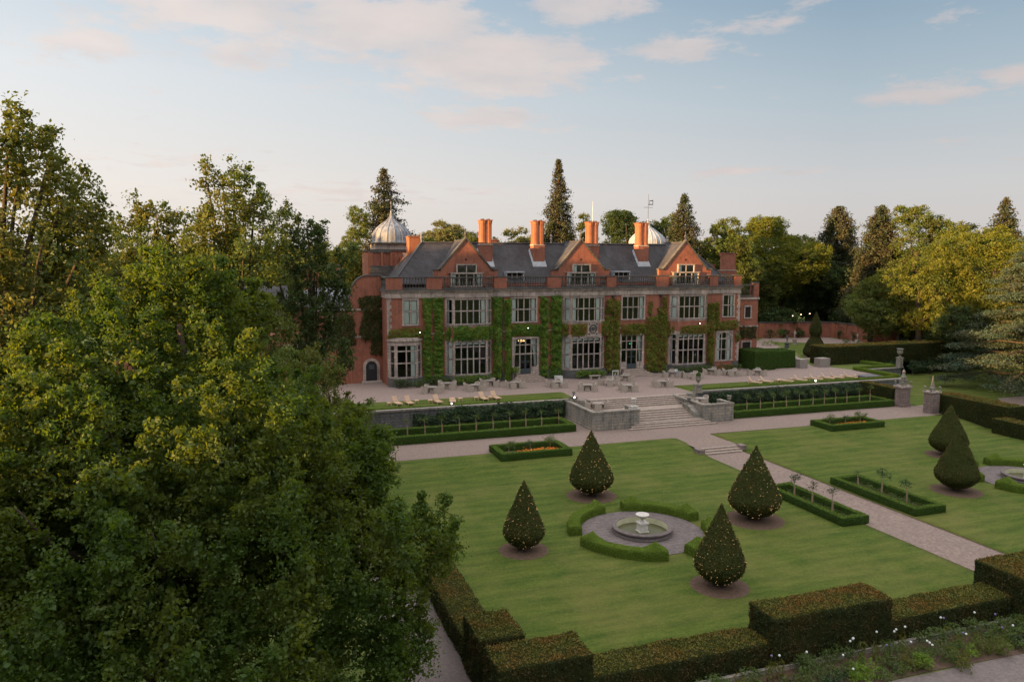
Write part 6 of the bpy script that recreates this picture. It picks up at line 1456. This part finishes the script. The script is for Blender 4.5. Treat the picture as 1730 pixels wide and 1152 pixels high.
def first_or_copy(proto, used, loc, rz, label):
    if not used[0]:
        used[0] = True; proto.location = loc; proto.rotation_euler = (0, 0, rz); proto['label'] = label; return proto
    return copy_thing(proto, loc, rz, label)
ua, ut = [False], [False]
SETS = [(20.2, 88.2, 0, 4, 'leftmost table on the terrace'), (22.6, 90.5, 0, 4, 'table before the first ivy columns'), (25.5, 88.2, 0, 4, 'table in front of the first bay'), (28.2, 90.8, 0, 4, 'table right of the first bay shrubs'),
        (30.8, 88.5, 0, 4, 'table before the left doorway'), (36.0, 87.3, 0, 4, 'table beside the white planter'), (38.6, 83.9, 0, 4, 'table left of the steps head'), (42.9, 86.5, 0, 4, 'table in front of the middle bay'),
        (46.5, 89.2, 0, 3, 'table by the folded white parasol'), (43.2, 82.1, 0, 4, 'table nearest the head of the steps'), (48.7, 83.5, 0, 4, 'table left of the right terrace lawn'), (56.2, 88.0, 0, 4, 'table below the right bay'), (54.2, 90.3, 0, 3, 'smaller group under the right bay'),
        (62.6, 88.6, 0, 4, 'table below the arched window'), (66.2, 87.9, 0, 3, 'table by the clipped hedge blocks'), (60.6, 90.4, 0, 3, 'table close to the right bay corner'), (36.4, 76.2, -.75, 3, 'table on the left stone platform'), (49.0, 75.2, -.75, 3, 'table on the right stone platform')]
rng = np.random.default_rng(400)
for i, (x, y, z, n, desc) in enumerate(SETS):
    first_or_copy(tb, ut, (x, y, z), 0, 'round outdoor table, ' + desc)
    a0 = R(rng.uniform(20, 70))
    sides = []
    for k in range(n):
        a = a0 + k * 2 * math.pi / n + rng.normal(0, .12); d = .98 + rng.uniform(-.05, .18)
        px_, py_ = x + d * math.cos(a), y + d * math.sin(a)
        c_, s_ = math.cos(a), math.sin(a); side = ('right' if c_ > 0 else 'left') if abs(c_) > abs(s_) else ('far' if s_ > 0 else 'near'); j = 0
        side2 = ('far' if s_ > 0 else 'near') + ' ' + ('right' if c_ > 0 else 'left')
        if side2 in sides: side2 = side + ' outer'
        if side2 in sides: side2 = side2 + ' second'
        sides.append(side2)
        first_or_copy(ac, ua, (px_, py_, z), a - math.pi / 2 + rng.normal(0, .15), 'woven chair at the %s side of %s' % (side2, desc))
# sun loungers, feet towards -Y
lo = thing('sun_lounger', T0, '', 'sun lounger', 'wooden sun loungers on the terrace lawns')
f = MB().box(-.33, -.27, -.95, .85, .24, .31).box(.27, .33, -.95, .85, .24, .31).box(-.27, .27, -.95, -.89, .24, .31).box(-.27, .27, .79, .85, .24, .31); f.build('frame', 'teak', lo)
for sx in (-.30, .30):
    for sy in (-.75, .65): MB().box(sx - .035, sx + .035, sy - .035, sy + .035, 0, .24).build('leg', 'teak', lo)
sl = MB()
for k in range(13): sl.box(-.27, .27, -.88 + k * .095, -.81 + k * .095, .29, .318)
sl.build('seat_slats', 'teak', lo)
def back_slats(ang, name='backrest'):
    b = MB(); c, s = math.cos(ang), math.sin(ang)
    for k in range(8):
        u0, u1 = .02 + k * .085, .085 + k * .085; y0, y1 = .36 + u0 * c, .36 + u1 * c; z0, z1 = .33 + u0 * s, .33 + u1 * s
        b.hexa([(-.28, y0, z0), (.28, y0, z0), (.28, y1, z1), (-.28, y1, z1), (-.28, y0 - .03 * s, z0 + .03 * c), (.28, y0 - .03 * s, z0 + .03 * c), (.28, y1 - .03 * s, z1 + .03 * c), (-.28, y1 - .03 * s, z1 + .03 * c)])
    return b
back_slats(R(52)).build('backrest', 'teak', lo)
lf = thing('sun_lounger', T0, '', 'sun lounger', 'wooden sun loungers on the terrace lawns')
MB().box(-.33, -.27, -.95, 1.0, .24, .31).box(.27, .33, -.95, 1.0, .24, .31).box(-.27, .27, -.95, -.89, .24, .31).build('frame', 'teak', lf)
sl = MB()
for k in range(19): sl.box(-.27, .27, -.88 + k * .097, -.81 + k * .097, .29, .318)
sl.build('seat_slats', 'teak', lf)
for sx in (-.30, .30):
    for sy in (-.75, .75): MB().box(sx - .035, sx + .035, sy - .035, sy + .035, 0, .24).build('leg', 'teak', lf)
back_slats(R(4)).build('backrest', 'teak', lf)
st_ = thing('side_table', T0, '', 'side table', 'small wooden side tables by the loungers')
MB().box(-.24, .24, -.24, .24, .34, .38).build('table_top', 'teak', st_)
for sx in (-.2, .2):
    for sy in (-.2, .2): MB().box(sx - .025, sx + .025, sy - .025, sy + .025, 0, .34).build('leg', 'teak', st_)
ul, uf, us = [False], [False], [False]; ZG = .05
for k, (x, y, rz, flat) in enumerate(((14.75, 81.7, 14, 0), (16.05, 81.6, 8, 0), (19.2, 81.3, 8, 0), (20.85, 81.0, -12, 1), (24.55, 81.5, 6, 0), (26.0, 81.5, 10, 0))):
    lab = ['%s upright wooden lounger on the left terrace lawn' % w_ for w_ in ('leftmost', 'second', 'third', '', 'second from right', 'rightmost')][k] if not flat else 'flat reclined wooden lounger on the left terrace lawn'
    first_or_copy(lf if flat else lo, uf if flat else ul, (x, y, ZG), R(rz), lab)
for k, (x, y, rz, flat) in enumerate(((60.9, 81.3, 36, 0), (62.8, 81.5, 36, 0), (65.5, 81.0, 42, 1), (67.8, 81.1, 34, 0), (70.4, 81.2, 38, 0), (72.4, 81.3, 36, 0), (74.0, 81.4, 40, 0), (76.1, 81.2, 40, 0))):
    lab = '%s wooden lounger counting from the left on the right terrace lawn' % ordn[k] if not flat else 'flat reclined wooden lounger on the right terrace lawn'
    first_or_copy(lf if flat else lo, uf if flat else ul, (x, y, ZG), R(rz), lab)
for k, (x, y, lab) in enumerate(((13.85, 81.4, 'left of the leftmost lounger'), (16.95, 81.8, 'between the second and third left loungers'), (18.45, 81.6, 'touching the third left lounger'), (21.9, 81.6, 'right of the flat left lounger'), (23.75, 81.7, 'left of the last pair on the left lawn'), (25.3, 81.4, 'between the last pair on the left lawn'),
    (62.0, 81.8, 'between the first two right loungers'), (64.5, 81.2, 'left of the flat right lounger'), (66.9, 81.6, 'right of the flat right lounger'), (69.4, 81.9, 'between fourth and fifth right loungers'), (71.5, 81.8, 'between fifth and sixth right loungers'), (75.2, 81.8, 'before the last right lounger'), (77.3, 81.5, 'beyond the last right lounger'))):
    first_or_copy(st_, us, (x, y, ZG), 0, 'small square wooden side table ' + lab)
# covered sunken pool or pad at the terrace corner, bench, planters, parasol, statues
t = thing('covered_pad', (78.6, 81.6, 0), 'grey covered square pad on the terrace corner behind the loungers', 'cover'); MB().box(77.8, 80.6, 80.2, 82.2, .0, .35).build('cover', 'cover_grey', t); MB().box(77.7, 80.7, 80.1, 82.3, .0, .14).build('frame', 'iron', t)
t = thing('stone_bench', (43.2, 91.9, 0), 'small stone bench before the shrubs under the middle bay', 'bench')
MB().box(42.4, 44.0, 91.4, 91.85, .42, .52).build('seat', 'stone', t)
for x in (42.6, 43.8): MB().box(x - .1, x + .1, 91.45, 91.8, 0, .42).build('leg', 'stone', t)
def box_planter(x, y, s, h, label, mat='white_paint', ball=.55, rz=0):
    t = thing('planter', (x, y, 0), label, 'planter', 'square planters')
    MB().box(x - s, x + s, y - s, y + s, .03, h).box(x - s - .03, x + s + .03, y - s - .03, y + s + .03, h, h + .06).build('box', mat, t)
    if ball:
        rng = np.random.default_rng(int(x)); crown_build(t, [(x, y, h + ball * .8, ball), (x, y, h + ball * 1.7, ball * .6)], rng, 'boxdark_leaf', .09, 14, 9, .10, .05, .5)
box_planter(37.4, 90.3, .42, .85, 'white square planter with clipped ball left of the middle bay')
t = thing('planter', (55.5, 91.9, 0), 'low lead trough with a small white sign between doorway and right bay', 'planter'); MB().box(54.6, 56.5, 91.6, 92.2, 0, .42).build('trough', 'lead', t); MB().box(55.3, 55.8, 91.52, 91.56, .5, .8).build('sign_card', 'white_paint', t)
for x0, x1, y0, y1, lab in ((76.3, 77.6, 91.3, 92.5, 'short grey wooden planter box right of the clipped hedge blocks'), (79.9, 81.7, 91.3, 92.6, 'long grey wooden planter box at the end of the long dark hedge')):
    t = thing('wooden_planter', (x0, y0, 0), lab, 'planter', 'grey wooden planters'); m = MB()
    for k in range(5): m.box(x0, x1, y0, y1, .02 + k * .26, .26 + k * .26)
    m.build('boards', 'table_wood', t); MB().box(x0 - .03, x0 + .06, y0 - .03, y0 + .06, 0, 1.34).box(x1 - .06, x1 + .03, y0 - .03, y0 + .06, 0, 1.34).build('corner_post', 'table_wood', t)
t = thing('wooden_trolley', (45.2, 90.2, 0), 'tall pale folding stand beside the table near the middle bay', 'folding stand')
MB().box(45.0, 45.08, 90.0, 90.08, 0, 1.3).box(45.8, 45.88, 90.0, 90.08, 0, 1.3).box(45.08, 45.8, 90.02, 90.06, 1.2, 1.3).box(45.08, 45.8, 90.02, 90.06, .15, .25).build('frame', 'white_paint', t)
MB().tube([(45.05, 90.1, .2), (45.8, 90.3, 1.2)], .03, 4).build('brace', 'white_paint', t)
def statue(x, y, h, label, mat='bronze', ped=.9):
    """standing garden figure on a plinth, grown as one skinned body"""
    t = thing('garden_statue', (x, y, 0), label, 'statue', 'statues in the far garden')
    MB().box(x - .35, x + .35, y - .35, y + .35, 0, .15).box(x - .27, x + .27, y - .27, y + .27, .15, ped - .08).box(x - .33, x + .33, y - .33, y + .33, ped - .08, ped).build('plinth', mat, t)
    z = ped; k = h / 1.75
    V = [(0, 0, .92, .15), (0, 0, 1.15, .13), (0, 0, 1.38, .17), (0, 0, 1.50, .06), (0, -.01, 1.65, .11), (.19, 0, 1.40, .06), (.27, -.05, 1.15, .05), (.20, -.2, 1.0, .035), (-.19, 0, 1.40, .06), (-.27, .02, 1.14, .05), (-.25, -.08, .92, .035), (.09, 0, .80, .09), (.10, .01, .45, .06), (.10, .02, .06, .045), (.10, -.12, .03, .035), (-.09, 0, .80, .09), (-.11, -.06, .46, .06), (-.10, .0, .06, .045), (-.10, -.14, .03, .035), (0, -.02, 1.76, .07)]
    E_ = [(0, 1), (1, 2), (2, 3), (3, 4), (4, 19), (2, 5), (5, 6), (6, 7), (2, 8), (8, 9), (9, 10), (0, 11), (11, 12), (12, 13), (13, 14), (0, 15), (15, 16), (16, 17), (17, 18)]
    me = bpy.data.meshes.new('figure'); me.from_pydata([(a * k, b * k, c * k) for a, b, c, _ in V], E_, []); bm = bmesh.new(); bm.from_mesh(me); bm.verts.layers.skin.verify(); bm.to_mesh(me); bm.free(); me.update()
    o = bpy.data.objects.new('figure', me); COL.objects.link(o); o.location = (x, y, z)
    for i, q in enumerate(V): me.skin_vertices[0].data[i].radius = (q[3] * k, q[3] * k * .8)
    me.skin_vertices[0].data[0].use_root = True; me.materials.append(M[mat])
    o.modifiers.new('Skin', 'SKIN'); sb = o.modifiers.new('Subdivision', 'SUBSURF'); sb.levels = 1; sb.render_levels = 1
    attach(o, t)
statue(91.8, 113.6, 1.5, 'small dark bronze figure left on the far garden lawn edge')
statue(96.5, 117.3, 1.7, 'grey stone figure on a plinth in the far garden', 'stone', 1.1)
statue(107.9, 113.7, 1.3, 'pale figure before the end of the brick garden wall', 'white_stone', .9)
standard('lollipop_tree', 94.2, 119.1, 0, 2.2, .75, 'small round headed tree near the house end of the brick wall', 'small trees in the far garden', 420, 'boxdark_leaf', False, .13)
standard('lollipop_tree', 101.5, 109.5, 0, 1.4, .7, 'low spreading standard left of the dark spire in the far garden', 'small trees in the far garden', 421, 'boxdark_leaf', False, .13)
shrub('low_box_bush', 91.0, 117.0, 0, 1.0, 2.0, 'low green cushion of box behind the clipped hedge blocks', 'box_leaf', 422, .14); shrub('low_box_bush', 98.5, 107.5, 0, .9, 1.6, 'low green cushion beside the dark spire', 'box_leaf', 423, .14)
# spiral topped yew spire
def spire(x, y):
    rng = np.random.default_rng(430); t = thing('yew_spire', (x, y, 0), 'tall dark yew spire with a wide base beside the long hedge', 'topiary'); h = 7.4
    z = np.linspace(0, 1, 40); r = np.interp(z, [0, .05, .14, .3, .42, .47, .55, .7, .85, 1], [.7, 1.25, 1.35, 1.0, .6, .48, .72, .62, .36, .04]); r = r * 1.35
    th = np.linspace(0, 2 * math.pi, 30, endpoint=False); P = np.stack([x + r[:, None] * np.cos(th), y + r[:, None] * np.sin(th), np.repeat((z * h)[:, None], 30, 1)], -1).reshape(-1, 3)
    i = np.arange(1200).reshape(40, 30); j = np.roll(i, -1, 1); Fq = np.stack([i[:-1], j[:-1], j[1:], i[1:]], -1).reshape(-1, 4); P += .06 * vnoise(P, 2, 3)[:, None]
    mesh_np('yew_body', P, Fq, 'yew_core', t, smooth=True); Q, N = face_samples(P, Fq, rng, 160); leaves('foliage', Q + N * .03, .13, 'yewcone_leaf', t, rng, N=N)
    MB().tube([(x, y, -.1), (x, y, 2)], .2, 7).build('trunk', 'bark', t)
spire(87.6, 101.5)
# espaliered shrubs along the brick wall
for k, (x, y, h, lab) in enumerate(((99.6, 128.4, 2.6, 'dark wall shrub at the house end of the brick wall'), (102.6, 128.2, 2.7, 'second dark shrub trained on the brick wall'), (105.8, 127.6, 2.5, 'third dark shrub trained on the brick wall'), (109.4, 126.4, 2.7, 'fourth dark shrub just left of the wall bend'), (112.2, 123.2, 2.6, 'thin shrub on the orange end of the wall'), (112.1, 119.3, 2.7, 'thin shrub nearest the end of the brick wall'))):
    shrub('wall_shrub', x, y, 0, h, 1.3 if k < 4 else .8, lab, 'dark_leaf', 440 + k, .2, n=5, group='shrubs trained on the brick wall')
# ------------------------------------------------------------------ lamps that are lit in the photograph
def lamp(x, y, z, label, r=.09, post=.0, mat='lamp_white', name='spot_lamp', group='lit spot lamps', dy=0):
    t = thing(name, (x, y, z - post), label, 'lamp', group)
    if post: MB().tube([(x, y, z - post), (x, y, z - .1)], .035, 6).build('post', 'iron', t)
    MB().lathe(x, y + .1, [(.10, z - .12), (.13, z), (.10, z + .12)], 8).build('housing', 'iron', t)
    MB().ball((x, y - .05, z), r * .8, 8, 6).build('bulb', mat, t)
lamp(20.25, 79.1, .35, 'lit spot lamp on the left terrace wall by the flat lounger', .10, .25)
lamp(68.6, 79.1, .45, 'lit spot lamp on the right terrace wall among loungers', .13, .35)
lamp(34.0, 77.4, .55, 'lit spot lamp at the left head of the steps', .09, .5)
lamp(10.7, 100.0, 13.4, 'lit floodlight on the roof of the left wing', .15, 2.2)
lamp(19.9, Y0 - .45, 6.75, 'small lit wall lamp in the ivy above the left corner bay', .06)
lamp(34.3, Y0 - .6, 6.95, 'small lit wall lamp in the ivy above the left doorway', .05)
lamp(59.9, Y0 - BD - .25, 6.95, 'small lit wall lamp above the right bay window', .06)
for k, (x, y, z) in enumerate(((102.9, 126.0, 4.7), (104.6, 125.6, 4.95), (106.4, 125.2, 5.1))):
    lamp(x, y, z, '%s of three small bulbs hanging above the brick garden wall' % ['left', 'middle', 'right'][k], .10, .0, 'lamp_warm', 'festoon_bulb', 'hanging bulbs')
